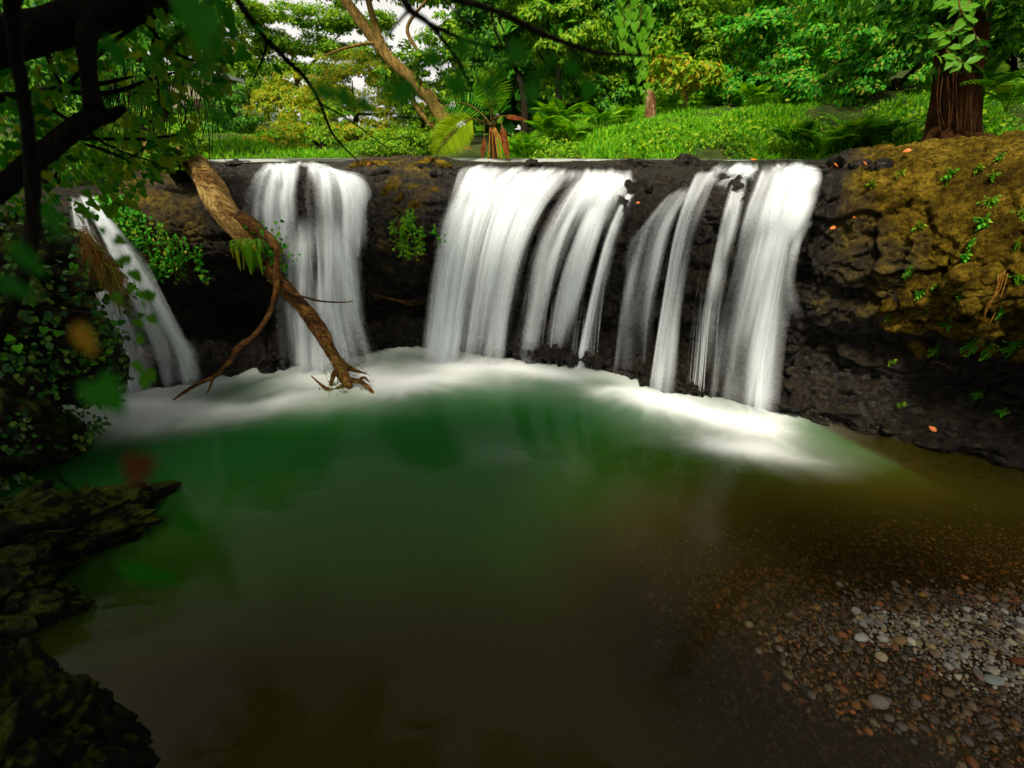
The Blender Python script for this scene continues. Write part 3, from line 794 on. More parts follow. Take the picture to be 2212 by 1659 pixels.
# 4: the thin veils beside it
fall('waterfall', 'thin parted veils of water between the wide curtain and the black rocks', [
 ('lip_film', sheet([[(1225,362,10.4),(1215,392,9.1),(1165,460,8.75),(1130,540,8.55)],[(1275,362,10.2),(1262,395,8.95),(1225,460,8.6),(1190,540,8.45)],[(1325,362,10),(1312,398,8.7),(1275,465,8.5),(1240,540,8.35)],[(1372,366,9.8),(1362,402,8.6),(1330,455,8.4),(1300,530,8.25)]],
                  [[.6,.8,.7,.4],[.5,.7,.55,.35],[.55,.75,.6,.3],[.3,.5,.4,.2]], nu=60, nv=60, gap=.03, seed=33, soft=(.12,.2), fold=.03, top=.15, bot=.5, threads=70)),
 ('veil', sheet([[(1262,372,9.8),(1240,400,9.0),(1196,470,8.7),(1160,560,8.5),(1135,690,8.4),(1126,792)],
                 [(1285,372,9.6),(1262,402,8.95),(1222,470,8.6),(1184,560,8.4),(1158,690,8.3),(1146,790)],
                 [(1310,374,9.4),(1284,404,8.9),(1244,474,8.6),(1206,570,8.45),(1178,690,8.4),(1166,785)]],
                [[.5,.6,.45,.4,.3,.05],[.6,.75,.72,.65,.45,.25],[.5,.7,.6,.4,.2,.0]], nu=48, layers=2, seed=31, soft=(.2,.2), fold=.06, threads=110)),
 ('veil', sheet([[(1318,376,9.3),(1292,410,8.8),(1258,480,8.5),(1222,580,8.35),(1192,700,8.3),(1180,775,8.25)],
                 [(1335,374,9.2),(1310,410,8.75),(1280,480,8.45),(1246,580,8.3),(1214,700,8.25),(1200,780,8.2)],
                 [(1348,378,9.1),(1330,415,8.7),(1300,485,8.45),(1266,580,8.35),(1234,690,8.3),(1220,770,8.25)]],
                [[.6,.8,.75,.5,.3,.05],[.7,.9,.9,.75,.45,.1],[.5,.7,.55,.35,.1,.0]], nu=40, layers=2, seed=34, soft=(.25,.25), fold=.05, threads=110)),
 ('strand_veil', sheet([[(1150,520,8.7),(1130,640,8.55),(1118,790)],[(1215,520,8.55),(1190,640,8.45),(1172,790)],[(1275,520,8.4),(1245,640,8.35),(1225,795)],[(1335,520,8.3),(1310,650,8.25),(1295,805)]], [[.5,.6,.5]]*4, nu=40, nv=60, seed=39, soft=(.05,.05), fold=.03, top=.3, film=0.0, threads=26, thin=True)),
 ('strand', sheet([[(1368,385,8.9),(1332,440,8.5),(1300,520,8.25),(1274,620,8.1),(1250,730,8.05),(1234,800)],
                   [(1380,384,8.9),(1346,442,8.45),(1314,520,8.2),(1288,620,8.05),(1264,730,8.0),(1248,802)],
                   [(1392,386,8.85),(1360,446,8.45),(1328,522,8.2),(1300,620,8.1),(1276,730,8.05),(1262,802)]],
                  [[.4,.5,.5,.45,.4,.35],[.7,.95,1,.95,.8,.7],[.5,.5,.4,.3,.25,.2]], nu=24, layers=2, seed=37, soft=(.4,.4), fold=.03)) ])
# 5: slim column and its side veils
fall('waterfall', 'slim bright column of water with sheer veils at its left, right of centre', [
 ('column', sheet([[(1500,372,8.6),(1478,430,7.75),(1452,520,7.4),(1424,680,7.2),(1398,852)],
                   [(1530,366,8.7),(1500,430,7.7),(1472,520,7.3),(1444,680,7.1),(1418,858)],
                   [(1560,366,8.8),(1528,430,7.7),(1494,520,7.35),(1464,680,7.2),(1442,856)]],
                  [[.5,.7,.75,.7,.65],[.7,1,1.05,1.02,1],[.6,.75,.6,.45,.4]], nu=40, layers=3, gap=.05, seed=41, soft=(.3,.4), fold=.04)),
 ('veil', sheet([[(1420,440,8.2),(1362,510,7.95),(1342,600,7.85),(1330,700,7.8),(1318,812)],
                 [(1440,420,8.2),(1385,495,7.9),(1364,600,7.75),(1350,700,7.7),(1340,815)],
                 [(1470,405,8.2),(1418,480,7.85),(1390,590,7.7),(1374,700,7.65),(1362,822)],
                 [(1500,400,8.1),(1450,480,7.75),(1418,590,7.6),(1400,700,7.55),(1390,835)]],
                [[.45,.6,.45,.3,.2],[.55,.8,.65,.35,.18],[.55,.7,.4,.25,.12],[.6,.8,.55,.3,.12]], nu=70, layers=2, seed=44, soft=(.15,.1), fold=.06, threads=60, film=.4)),
 ('strand_veil', sheet([[(1470,540,7.75),(1452,660,7.6),(1438,848)],[(1530,530,7.6),(1508,660,7.45),(1490,856)],[(1590,520,7.4),(1562,660,7.25),(1545,868)]], [[.5,.6,.5]]*3, nu=30, nv=60, seed=59, soft=(.05,.05), fold=.03, top=.3, film=0.0, threads=24, thin=True)),
 ('strand', sheet([[(1585,372,8.6),(1556,470,7.7),(1534,580,7.5),(1516,700,7.35),(1496,856)],
                   [(1600,372,8.6),(1572,470,7.65),(1546,580,7.45),(1526,700,7.3),(1508,858)],
                   [(1615,374,8.5),(1590,475,7.6),(1562,580,7.4),(1540,700,7.3),(1522,858)]],
                  [[.55,.5,.35,.2,.1],[.7,.8,.7,.55,.35],[.6,.5,.3,.15,.08]], nu=30, layers=2, seed=47, soft=(.35,.35), fold=.04)),
 ('lip_film', sheet([[(1548,348,10.2),(1528,368,8.8),(1502,398,8.1)],[(1590,346,10.2),(1580,366,8.8),(1560,398,8.0)],[(1640,346,10.0),(1640,372,8.5),(1622,410,7.8)]],
                  [[.2,.6,.6],[.25,.65,.5],[.2,.35,.25]], nu=40, nv=40, layers=2, gap=.03, seed=49, soft=(.25,.3), fold=.03, top=.45, bot=.3)) ])
# 6: the right fall
fall('waterfall', 'bright right-hand waterfall against the brown cliff, doubled column over a white foam patch', [
 ('upper_cascade', sheet([[(1642,348,9.6),(1634,378,7.6),(1612,430,7.15),(1592,490,6.95),(1578,545,6.85)],
                          [(1680,347,9.6),(1672,378,7.4),(1654,430,7.0),(1638,480,6.8),(1626,530,6.7)],
                          [(1715,347,9.4),(1714,378,7.2),(1700,430,6.85),(1688,480,6.7),(1678,530,6.6)],
                          [(1748,349,9.2),(1756,378,7.0),(1745,425,6.75),(1728,480,6.6),(1716,530,6.52)],
                          [(1764,352,9.0),(1770,378,6.95),(1765,420,6.75),(1750,470,6.62),(1738,520,6.55)]],
                         [[.3,.6,.6,.5,.4],[.4,.75,.7,.8,.8],[.4,.7,.75,.95,1],[.4,.75,.85,.95,.95],[.2,.5,.6,.5,.3]], nu=70, nv=64, gap=.04, seed=51, soft=(.15,.2), fold=.04, bot=.15, top=.3, bundle=.8)),
 ('column', sheet([[(1612,440,7.05),(1586,545,6.82),(1556,680,6.7),(1540,780,6.65),(1530,872)],
                   [(1655,430,6.95),(1626,545,6.68),(1594,680,6.55),(1574,780,6.5),(1562,882)],
                   [(1692,425,6.82),(1656,545,6.56),(1626,680,6.45),(1606,780,6.4),(1594,890)],
                   [(1727,425,6.72),(1688,545,6.48),(1660,680,6.4),(1642,780,6.35),(1630,896)],
                   [(1752,435,6.72),(1712,545,6.52),(1684,680,6.5),(1668,780,6.45),(1656,892)]],
                  [[.5,.5,.35,.25,.2],[.85,.8,.55,.42,.36],[.95,.9,.6,.5,.45],[1.05,1.1,1.1,1.08,1.05],[.6,.6,.5,.45,.45]], nu=80, layers=3, gap=.07, seed=54, soft=(.18,.24), fold=.06, top=.22)),
 ('trickle', sheet([[(1745,470,6.9),(1712,530,6.6),(1694,600,6.45),(1690,650,6.4)],[(1752,475,6.9),(1720,535,6.58),(1702,605,6.4),(1712,680,6.3)],[(1758,480,6.9),(1728,540,6.55),(1712,610,6.38),(1735,700,6.25)]],
                  [[.4,.4,.2,.05],[.5,.5,.3,.1],[.3,.3,.2,.05]], nu=16, nv=50, layers=1, seed=57, soft=(.4,.4), fold=.02)) ])
# ---------------------------------------------------------------- vegetation
ML_DEEP = leaf_mat('leaf_deep', [(.009,.065,.003), (.020,.115,.004), (.045,.175,.006), (.10,.24,.009)], .28)
ML_MID = leaf_mat('leaf_mid', [(.028,.12,.003), (.07,.20,.005), (.14,.28,.008), (.23,.34,.012)])
ML_VINE = leaf_mat('leaf_vine', [(.008,.11,.005), (.018,.17,.007), (.03,.21,.008), (.05,.27,.009), (.07,.29,.010), (.11,.31,.010), (.014,.15,.006), (.24,.26,.02)], .3)
ML_YEL = leaf_mat('leaf_yellow', [(.08,.20,.004), (.15,.28,.006), (.22,.31,.008), (.28,.28,.010), (.31,.21,.012)])
ML_GRASS = leaf_mat('grass_blade', [(.04,.19,.003), (.08,.28,.005), (.13,.35,.007), (.19,.38,.010)], 0.4, 0.5)
ML_FERN = leaf_mat('fern_leaf', [(.04,.17,.004), (.09,.26,.006), (.17,.33,.010)], 0.4)
ML_FRNDB = leaf_mat('bright_frond', [(.16,.27,.006), (.22,.34,.008), (.27,.36,.012)], 0.45)
ML_DEAD = leaf_mat('dead_frond', [(.10,.018,.004), (.17,.035,.006), (.20,.06,.010)], 0.3, 0.7, 0.1)
ML_IVY = leaf_mat('ivy_leaf', [(.003,.032,.003), (.007,.060,.004), (.02,.10,.006), (.06,.12,.008)], 0.25, 0.35, 0.2)
ML_SHADE = leaf_mat('shade_tree_leaf', [(.008,.065,.004), (.018,.11,.005), (.05,.15,.006), (.11,.15,.007)], 0.5, 0.5, 0.06)
MB_DARK = mat_bark('dark_bark', [(.3, (.006,.005,.003)), (.55, (.018,.013,.007)), (.8, (.045,.034,.018))])
MB_PALE = mat_bark('pale_bark', [(.3, (.06,.035,.008)), (.5, (.16,.10,.022)), (.75, (.27,.19,.06))])
MB_BLACK = mat_bark('near_black_bark', [(.3, (.002,.0016,.001)), (.55, (.006,.0045,.0025)), (.8, (.018,.013,.007))])  # even near-black tone for the overhanging limbs, twigs and rootlets
MB_RED = mat_bark('red_bark', [(.3, (.02,.008,.003)), (.5, (.075,.03,.010)), (.75, (.15,.07,.022))], (7, 7, 1.0))
MB_LOG = mat_bark('log_bark', [(.30, (.016,.006,.002)), (.45, (.07,.027,.006)), (.58, (.17,.072,.014)), (.75, (.34,.18,.045))], (5, 5, 5), 0.6, 0.12)
MB_LOGP = mat_bark('log_pale_lit_wood', [(.30, (.05,.022,.005)), (.45, (.19,.10,.022)), (.58, (.34,.21,.055)), (.75, (.55,.40,.14))], (5, 5, 5), 0.6, 0.12)  # paler upper log, its golden lighting put into the colour

def pxm(x, y, Y):
    d = ray(x, y); return (Y / d[1]) / FPX       # metres per picture unit there
def crown_pts(c, r, nclump, nleaf, hollow=0.55, clump=0.34, seed=0):
    "leaf positions in clumps spread through an ellipsoid; outward directions"
    c, r = np.asarray(c, float), np.asarray(r, float)
    d = rdir(nclump); rad = rng.uniform(hollow, 1.0, nclump) ** 0.7
    cc = c + d * rad[:, None] * r * rng.uniform(.85, 1.08, (nclump, 1))
    cs = clump * rng.uniform(.6, 1.25, nclump)
    k = rng.integers(0, nclump, nleaf)
    e = rdir(nleaf); e[:, 2] = np.abs(e[:, 2]) * 0.9 + e[:, 2] * 0.1
    q = rng.uniform(0.25, 1.0, nleaf) ** 0.6
    mr = r.mean()
    P = cc[k] + unit(e) * (q * cs[k])[:, None] * np.array([mr, mr, mr * 0.7])
    out = unit(unit(e) * 0.8 + unit((P - c) / r) * 0.6)
    return P, out
def crown_mesh(name, crowns, mat, size, kind='oval', origin=(0, 0, 0), droop=0.5, nclump=40, dens=1.0, clump=.34, wid=1.0):
    B = Bag()
    for c, r, n in crowns:
        P, out = crown_pts(c, r, nclump, int(n * dens), clump=clump)
        ax = unit(np.cross(out, rdir(len(P))) + out * 0.35 + np.array([0, 0, -droop]))
        nr = unit(out + rdir(len(P)) * 0.45 + np.array([0, -0.25, 0.45]))
        B.add(*leaves(P, ax, nr, size * rng.uniform(.6, 1.25, len(P)), kind, wid))
    return B.mesh(name, mat, origin, smooth=False)
def limb_mesh(name, paths, mat, origin, sides=8, rough=.15):
    B = Bag()
    for i, (p, r) in enumerate(paths):
        V, F = tube(p, r, sides, max(8, len(p) * 5), rough, i); B.add(V, F, bark=BARK)
    return B.mesh(name, mat, origin)
def bushy(name, label, cat, base, crowns, mat, size, kind='oval', trunks=None, bark=None, group=None, **kw):
    """base (x,y,Y); crowns (x, y, Y, half width, half height, leaves); trunks: lists of ((x,y,Y)...), radii"""
    b = at(*base) if len(base) == 3 and not isinstance(base, np.ndarray) else base
    r = thing(name, b, label, cat, group)
    C = []
    for x, y, Y, w, h, n in crowns:
        m = pxm(x, y, Y); C.append((at(x, y, Y), (w * m, w * m * 0.8, h * m), n))
    obj('crown', crown_mesh('crown', C, mat, size, kind, b, **kw), r)
    tr = trunks
    if tr is None:
        top = C[0][0]; mid = (b + top) / 2 + rng.normal(size=3) * np.array([.2, .1, 0])
        tr = [([b - np.array([0, 0, .3]), mid, top], [.14, .11, .05])]
        for q in range(4):
            e = top + rdir(1)[0] * np.array(C[0][1]) * 0.75
            tr.append(([mid * 0.4 + top * 0.6, (mid + e) / 2 + np.array([0, 0, .2]), e], [.06, .045, .015]))
        obj('trunk', limb_mesh('trunk', tr[:1], bark or MB_DARK, b), r)
        for t in tr[1:]: obj('limb', limb_mesh('limb', [t], bark or MB_DARK, b, 6), r)
    else:
        for i, (p, rd) in enumerate(tr):
            q = [at(*a) for a in p]
            obj('trunk' if i == 0 else 'limb', limb_mesh('trunk' if i == 0 else 'limb', [(q, rd)], bark or MB_DARK, b, 12 if i == 0 else 8), r)
    return r
GW = 'trees and shrubs of the green wall behind the grass bank'
# the green wall, left to right
bushy('broadleaf_tree', 'dark leafy tree right behind the tree fern', 'tree', (1130,330,17), [(1090,90,21,120,110,6552),(1120,-60,21,140,90,3780),(1040,200,20,50,70,1638)], ML_DEEP, 0.198, 'mid', group=GW)
bushy('broadleaf_tree', 'round-clumped bright tree above the fern row left of the hanging vine', 'tree', (1230,320,18), [(1220,70,18,95,75,5292),(1250,170,19,90,70,3276),(1180,-30,19,120,60,3276)], ML_MID, 0.178, 'mid', group=GW)
bushy('broadleaf_tree', 'dense tree rising directly behind the hanging heart-leaved vine', 'tree', (1350,300,20), [(1350,90,20,110,110,6552),(1390,-50,20,140,80,3780),(1300,220,18.5,80,45,2268)], ML_DEEP, 0.178, 'mid', group=GW)
bushy('broadleaf_tree', 'leafy tree with reddish young shoots above the thin sapling', 'tree', (1500,290,19), [(1500,110,19,100,95,5796),(1560,-20,19,120,80,4032),(1470,190,18,60,50,1890)], ML_MID, 0.145, 'mid', group=GW)
bushy('vine_thicket', 'vine-smothered thicket sloping down right of the thin sapling', 'thicket', (1650,270,17), [(1640,150,17,110,110,7056),(1690,30,17,130,90,5292),(1590,220,17,80,50,2520)], ML_VINE, 0.150, 'mid', group=GW)
bushy('vine_thicket', 'heart-leaved vine thicket in the middle of the right-hand slope', 'thicket', (1800,250,14.5), [(1790,180,14.5,120,80,7056),(1820,60,15,120,90,5796)], ML_VINE, 0.13, 'mid', group=GW)
bushy('vine_thicket', 'vine thicket pressed against the left side of the big red trunk', 'thicket', (1930,260,12.5), [(1930,170,12.5,95,90,5796),(1930,40,12.5,110,100,5292)], ML_VINE, 0.11, 'mid', group=GW)
bushy('broadleaf_tree', 'dark tree behind the big red trunk in the top right corner', 'tree', (2180,280,12.5), [(2170,130,12.5,120,120,6552),(2200,-20,12,150,90,5292),(2090,-30,12.5,110,70,3276),(2330,140,11,130,180,5292)], ML_DEEP, 0.145, 'mid', group=GW)
# left of the tree fern
bushy('yellow_bush_tree', 'rounded yellow-green flowering tree behind the rock ledge', 'tree', (770,330,19), [(775,225,20.5,125,100,14000),(870,265,19.5,85,70,6000),(680,280,19.5,80,60,5200),(780,310,18,110,34,4200)], ML_YEL, 0.106, 'mid', nclump=70, clump=.26)
bushy('green_shrub', 'low bright shrub at the foot of the yellow-green tree', 'shrub', (860,340,14.5), [(850,315,14.5,95,32,4536),(940,300,14.5,60,45,3024)], ML_MID, 0.079, 'mid')
bushy('green_shrub', 'bushy shrub between the yellow-green tree and the leaning trunk', 'shrub', (910,335,17), [(915,240,17,75,85,5292)], ML_MID, 0.099, 'mid')
bushy('green_shrub', 'dark glossy shrub at the left edge of the far meadow', 'shrub', (520,310,18), [(505,255,18,62,55,5292),(450,280,17,60,50,3024)], ML_DEEP, 0.099, 'mid')
bushy('young_tree', 'pale loose tree left of the yellow-green tree', 'tree', (640,320,27), [(640,225,28,70,55,4284),(590,250,28,60,45,3024)], ML_YEL, 0.145, 'mid')
bushy('green_shrub', 'tall weedy shrub on the meadow left of the yellow-green tree', 'shrub', (640,335,15), [(620,305,15.5,60,35,2592),(560,318,15,50,24,1440)], ML_YEL, .085, 'mid')
bushy('green_shrub', 'rounded olive bush between the meadow and the yellow-green tree', 'shrub', (690,338,16), [(700,315,16,55,32,2160),(720,270,18,60,45,2160)], ML_MID, .10, 'mid')
# tall flat-topped tree against the sky
bushy('umbrella_tree', 'tall flat-crowned tree spreading feathery layers against the white sky', 'tree', (650,320,34),
      [(700,50,33,85,20,5292),(640,100,34,85,16,4788),(760,115,33,75,18,4032),(800,50,33,55,20,2772),(600,150,34,65,15,3024),(690,165,34,70,15,3024),(560,90,34,60,24,3024),(830,170,33,50,16,1890),(520,30,33,70,22,3276),(590,30,33,60,16,2268),(520,150,33,60,24,2772),(570,200,33,60,24,2520)], ML_MID, 0.172, 'small',
      [([(660,330,34),(655,240,34),(640,180,34)], [.22,.17,.12]), ([(640,180,34),(690,120,33.6),(740,70,33)], [.11,.07,.03]), ([(648,210,34),(610,170,34),(570,110,34)], [.10,.06,.03]), ([(655,240,34),(720,180,33.5),(800,140,33)], [.10,.06,.03]), ([(640,180,34),(630,120,34),(600,60,34)], [.09,.05,.02])], MB_PALE, nclump=34, clump=.42, droop=.1)
bushy('pale_tree', 'hazy yellow-green tree far behind the flat-crowned tree', 'tree', (600,325,44), [(560,150,44,80,60,3000),(640,190,44,80,45,2600),(720,215,44,70,35,2200),(520,230,44,70,40,2000)], ML_YEL, .24, 'small', nclump=40)
# the leaning pale trunk
bushy('leaning_tree', 'tall pale-barked tree whose trunk leans left across the sky gap', 'tree', (1000,345,14.8),
      [(700,-70,18,150,60,5292),(900,-60,17,170,60,6300),(860,150,16.5,45,60,1638),(960,140,15.5,60,80,3024)], ML_MID, 0.132, 'mid',
      [([(1012,352,14.6),(985,310,14.8),(945,235,15.2),(900,180,15.6),(850,135,16),(800,75,16.5),(735,-15,17)], [.36,.26,.20,.17,.16,.15,.13]),
       ([(835,120,16.1),(812,60,16.4),(790,-20,16.8)], [.11,.10,.08]), ([(890,175,15.7),(905,120,15.7),(880,60,15.8),(930,-10,15.8)], [.07,.055,.05,.035]), ([(850,135,16),(820,95,16.2),(760,100,16.4),(700,120,16.6)], [.07,.05,.04,.02]),
       ([(940,280,14.9),(905,240,14.9),(880,200,14.8)], [.09,.06,.04])], MB_PALE)
# left background behind the dark branches
bushy('broadleaf_tree', 'dim tree behind the dark forked limb in the upper left', 'tree', (330,330,12), [(300,120,12.5,130,130,6552),(400,40,13.5,120,90,4536)], ML_DEEP, 0.092, 'mid', group='dim trees at the upper left')
bushy('broadleaf_tree', 'shadowy leafy tree at the left edge behind the thick limb', 'tree', (90,380,9), [(90,180,9.5,150,150,6552),(-80,250,8.5,150,180,4536)], ML_DEEP, 0.086, 'mid', group='dim trees at the upper left')
bushy('green_shrub', 'leafy shrub hiding the upper end of the leaning log', 'shrub', (385,352,8.7), [(378,322,8.35,46,30,1728),(345,350,8.2,40,25,1080),(415,312,8.8,40,20,864)], ML_MID, .06, 'mid')
bushy('green_shrub', 'olive shrub on the bank under the dark forked limb', 'shrub', (330,350,10.8), [(340,290,11,120,55,6048),(210,330,9.8,100,55,4536)], ML_MID, 0.059, 'mid')
# far wood that closes the view behind the wall
B = Bag()
n = 7000
P = np.stack([rng.uniform(-2.5, 34, n), rng.uniform(25, 31, n), rng.uniform(3.5, 15, n)], 1)
B.add(*leaves(P, rdir(n) + np.array([0, 0, -.5]), rdir(n) * .6 + np.array([0, -1, .5]), 1.1 * rng.uniform(.6, 1.3, n), 'mid', 1.6))
n = 2000
P = np.stack([rng.uniform(-34, -15, n), rng.uniform(24, 30, n), rng.uniform(3.5, 11, n)], 1)
B.add(*leaves(P, rdir(n) + np.array([0, 0, -.5]), rdir(n) * .6 + np.array([0, -1, .5]), .9 * rng.uniform(.6, 1.3, n), 'mid', 1.6))
obj('forest', B.mesh('forest', ML_DEEP, smooth=False), None, 'dark forest closing the view behind the nearer trees', 'forest', kind='stuff')
# far hill
hx = np.linspace(-260, -120, 60)
H = np.stack([np.stack([hx, 0 * hx + 420, 0 * hx], -1), np.stack([hx, 0 * hx + 440, 26 * np.exp(-((hx + 215) / 45) ** 2) + 10 + 2 * fbm(np.stack([hx * .05, hx * 0, hx * 0], -1), 3, 1)], -1), np.stack([hx, 0 * hx + 520, 0 * hx], -1)], 1)
obj('hill', mesh('hill', H.reshape(-1, 3), grid_faces(60, 3), mat_plain('far_hill', [(.3, (.05,.10,.10)), (.7, (.08,.14,.13))], .9, .05)), kind='structure')

# ---- grass
def grass(name, label, X, Y, h, mat, lean=.5, wid=1.0, zoff=0.0):
    n = len(X)
    P = np.stack([X, Y, ground_z(X, Y) - 0.03 + zoff], 1)
    ax = rng.normal(size=(n, 3)) * lean + np.array([0, -.25, 1.0]); ax[:, 2] = np.abs(ax[:, 2])
    B = Bag(); B.add(*leaves(P, ax, rdir(n) + np.array([0, -1.2, .3]), h, 'blade', wid))
    return obj(name, B.mesh(name, mat, smooth=False), None, label, 'grass', kind='stuff')
def far_edge(X): return np.interp(X, [-40, -9, -6, -3, 0, 3, 6, 7.5, 9, 40], [9, 10.5, 13.0, 13.6, 13.4, 12.9, 11.6, 10.2, 8.6, 7.0])
n = 76000
X = rng.uniform(-.6, 13.5, n); Y = far_edge(X) + rng.uniform(-.07, 1, n) ** 1.0 * 7.5
hh = rng.uniform(.06, .15, n) * (1 + 1.5 * np.clip(fbm(np.stack([X * .8, Y * .8, 0 * X], 1), 3, 91), -.4, 1))
grass('bank_grass', 'bright green grass covering the bank above the falls', X, Y, hh, ML_GRASS, wid=2.2)
n = 24000
X = rng.uniform(-12, -4.2, n); Y = far_edge(X) + rng.uniform(-.1, 1, n) * 9
hh = rng.uniform(.07, .16, n) * (1 + 1.2 * np.clip(fbm(np.stack([X * .7, Y * .7, 0 * X], 1), 3, 95), -.4, 1))
grass('meadow_grass', 'soft yellow-green grass on the far left bank', X, Y, hh, ML_GRASS, wid=2.2)
# leafy ground cover at the water's edge
n = 5000
X = rng.uniform(-.5, 9.5, n); Y = far_edge(X) + np.abs(rng.normal(0, 1.6, n)) - .3
_k = fbm(np.stack([X, Y, 0 * X], 1) * .9, 3, 15) > .0 + .12 * (Y - far_edge(X) > .9); X, Y = X[_k], Y[_k]; n = len(X)
B = Bag(); P = np.stack([X, Y, ground_z(X, Y) + rng.uniform(0, .22, n)], 1)
B.add(*leaves(P, rdir(n) + np.array([0, -.3, -.2]), rdir(n) * .5 + np.array([0, -.7, .9]), rng.uniform(.06, .13, n), 'mid', 1.4))
obj('ground_cover', B.mesh('ground_cover', ML_MID, smooth=False), None, 'small-leaved creeping plants along the upper river edge', 'ground cover', kind='stuff')

# ---- ferns
def frond_mesh(name, L, W, mat, n=16, curl=.55, sway=0.0, tipw=.25, stalk=.15, pin=.9):
    "a frond from the origin, rising along +Y then arching over; pinnae in pairs"
    t = np.linspace(0, 1, 24)
    path = np.stack([sway * t ** 2 * L, L * np.sin(t * curl * 1.9) / max(curl * 1.9, .1), L * (np.cos(t * curl * 1.9) - 1) / max(curl * 1.9, .1) * -1 * 0], 1)
    ang = np.linspace(R(75), R(75) - curl * 2.2, 24)
    path = np.cumsum(np.stack([sway * t * 0.08, np.cos(ang) / 24, np.sin(ang) / 24], 1) * L, axis=0)
    B = Bag()
    V, F = tube(path, np.linspace(.012, .003, 24) * L, 4); B.add(V, F)
    s = np.linspace(stalk, .99, n); ii = s * 23; i0 = np.clip(ii.astype(int), 0, 22); fr = (ii - i0)[:, None]
    p = path[i0] * (1 - fr) + path[i0 + 1] * fr
    T = unit(path[np.minimum(i0 + 1, 23)] - path[i0])
    w = W * np.clip(np.sin(np.clip((s - stalk) / (1 - stalk), 0, 1) ** .8 * math.pi * .93 + .15), .05, 1)
    for sd in (-1, 1):
        side = np.stack([np.full(n, float(sd)), np.zeros(n), np.full(n, -.18)], 1)
        ax = unit(side + T * .45)
        up = unit(np.cross(T, side) * sd * -1)
        up = np.where(up[:, 2:3] < 0, -up, up)
        B.add(*leaves(p, ax, up, w, 'oval', pin * (L / n) / max(W, .01) * 3.2))
    return B.mesh(name, mat, smooth=False)
def place(o, loc, az, pitch=0.0, roll=0.0, s=1.0):
    o.rotation_euler = (pitch, roll, az); o.location = loc; o.scale = (s, s, s)
FR = [frond_mesh('frond', 1.0, .26, ML_FERN, 15, .5), frond_mesh('frond', 1.0, .30, ML_FERN, 17, .75, .3), frond_mesh('frond', 1.0, .24, ML_FERN, 15, .62, -.3)]
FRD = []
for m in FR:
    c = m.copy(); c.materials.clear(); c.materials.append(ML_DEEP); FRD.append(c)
def fern(label, loc, size, n=9, set_=None, group=None, face=None, spread=2 * math.pi):
    r = thing('fern', loc, label, 'fern', group)
    for k in range(n):
        o = obj('frond', (set_ or FR)[k % 3], r)
        az = (k / n - .5) * spread + rng.uniform(-.3, .3) + (face if face is not None else 0)
        place(o, (0, 0, 0), az, rng.uniform(-.25, .15), 0, size * rng.uniform(.75, 1.15))
    return r
gf = 'ferns growing along the back of the grass bank'
for x, y, Y, s, w in [(1130,300,13.6,.85,'first fern right of the tree fern'), (1180,280,15.5,1.1,'tall arching fern in the row left of the stump'), (1235,290,15,1.0,'fern in the middle of the row left of the stump'), (1290,285,15.5,1.05,'fern with yellowing fronds in the row left of the stump'),
                      (1345,285,16,.9,'fern just left of the reddish stump'), (1205,250,17.5,1.2,'fern at the back of the row under the bright tree'), (1440,275,16.5,.8,'fern right of the reddish stump'), (1530,270,16.5,.8,'fern right of the thin sapling'), (1610,265,15.5,.9,'fern below the sloping vine thicket')]:
    p = at(x, y, Y); p[2] = ground_z(p[0:1], p[1:2])[0] - .03
    fern(w + ' on the grass bank', p, s, 10, group=gf)
gf2 = 'dark ferns leaning left of the big red trunk'
for x, y, Y, s, w in [(1720,285,11.6,.9,'leftmost dark fern on the slope left of the red trunk'), (1790,290,11.0,.95,'second dark fern on the slope left of the red trunk'), (1850,275,10.8,1.0,'large dark fern in the hollow left of the red trunk'), (1905,260,10.6,.9,'dark fern high on the slope beside the red trunk'), (1880,315,9.9,.7,'low dark fern at the rock edge left of the red trunk'), (1960,305,9.7,.6,'small dark fern at the foot of the red trunk')]:
    p = at(x, y, Y); p[2] = min(p[2], ground_z(p[0:1], p[1:2])[0] + .1)
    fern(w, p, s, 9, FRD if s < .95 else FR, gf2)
for x, y, Y, s, w in [(2120,215,9.0,.75,'fern hanging on the right side of the red trunk'), (2170,245,8.8,.8,'fern among stems at the right edge above the cliff'), (2100,190,9.1,.6,'small fern growing on the red trunk')]:
    fern(w, at(x, y, Y), s, 8, FRD if s < .7 else FR, 'ferns right of the red trunk')
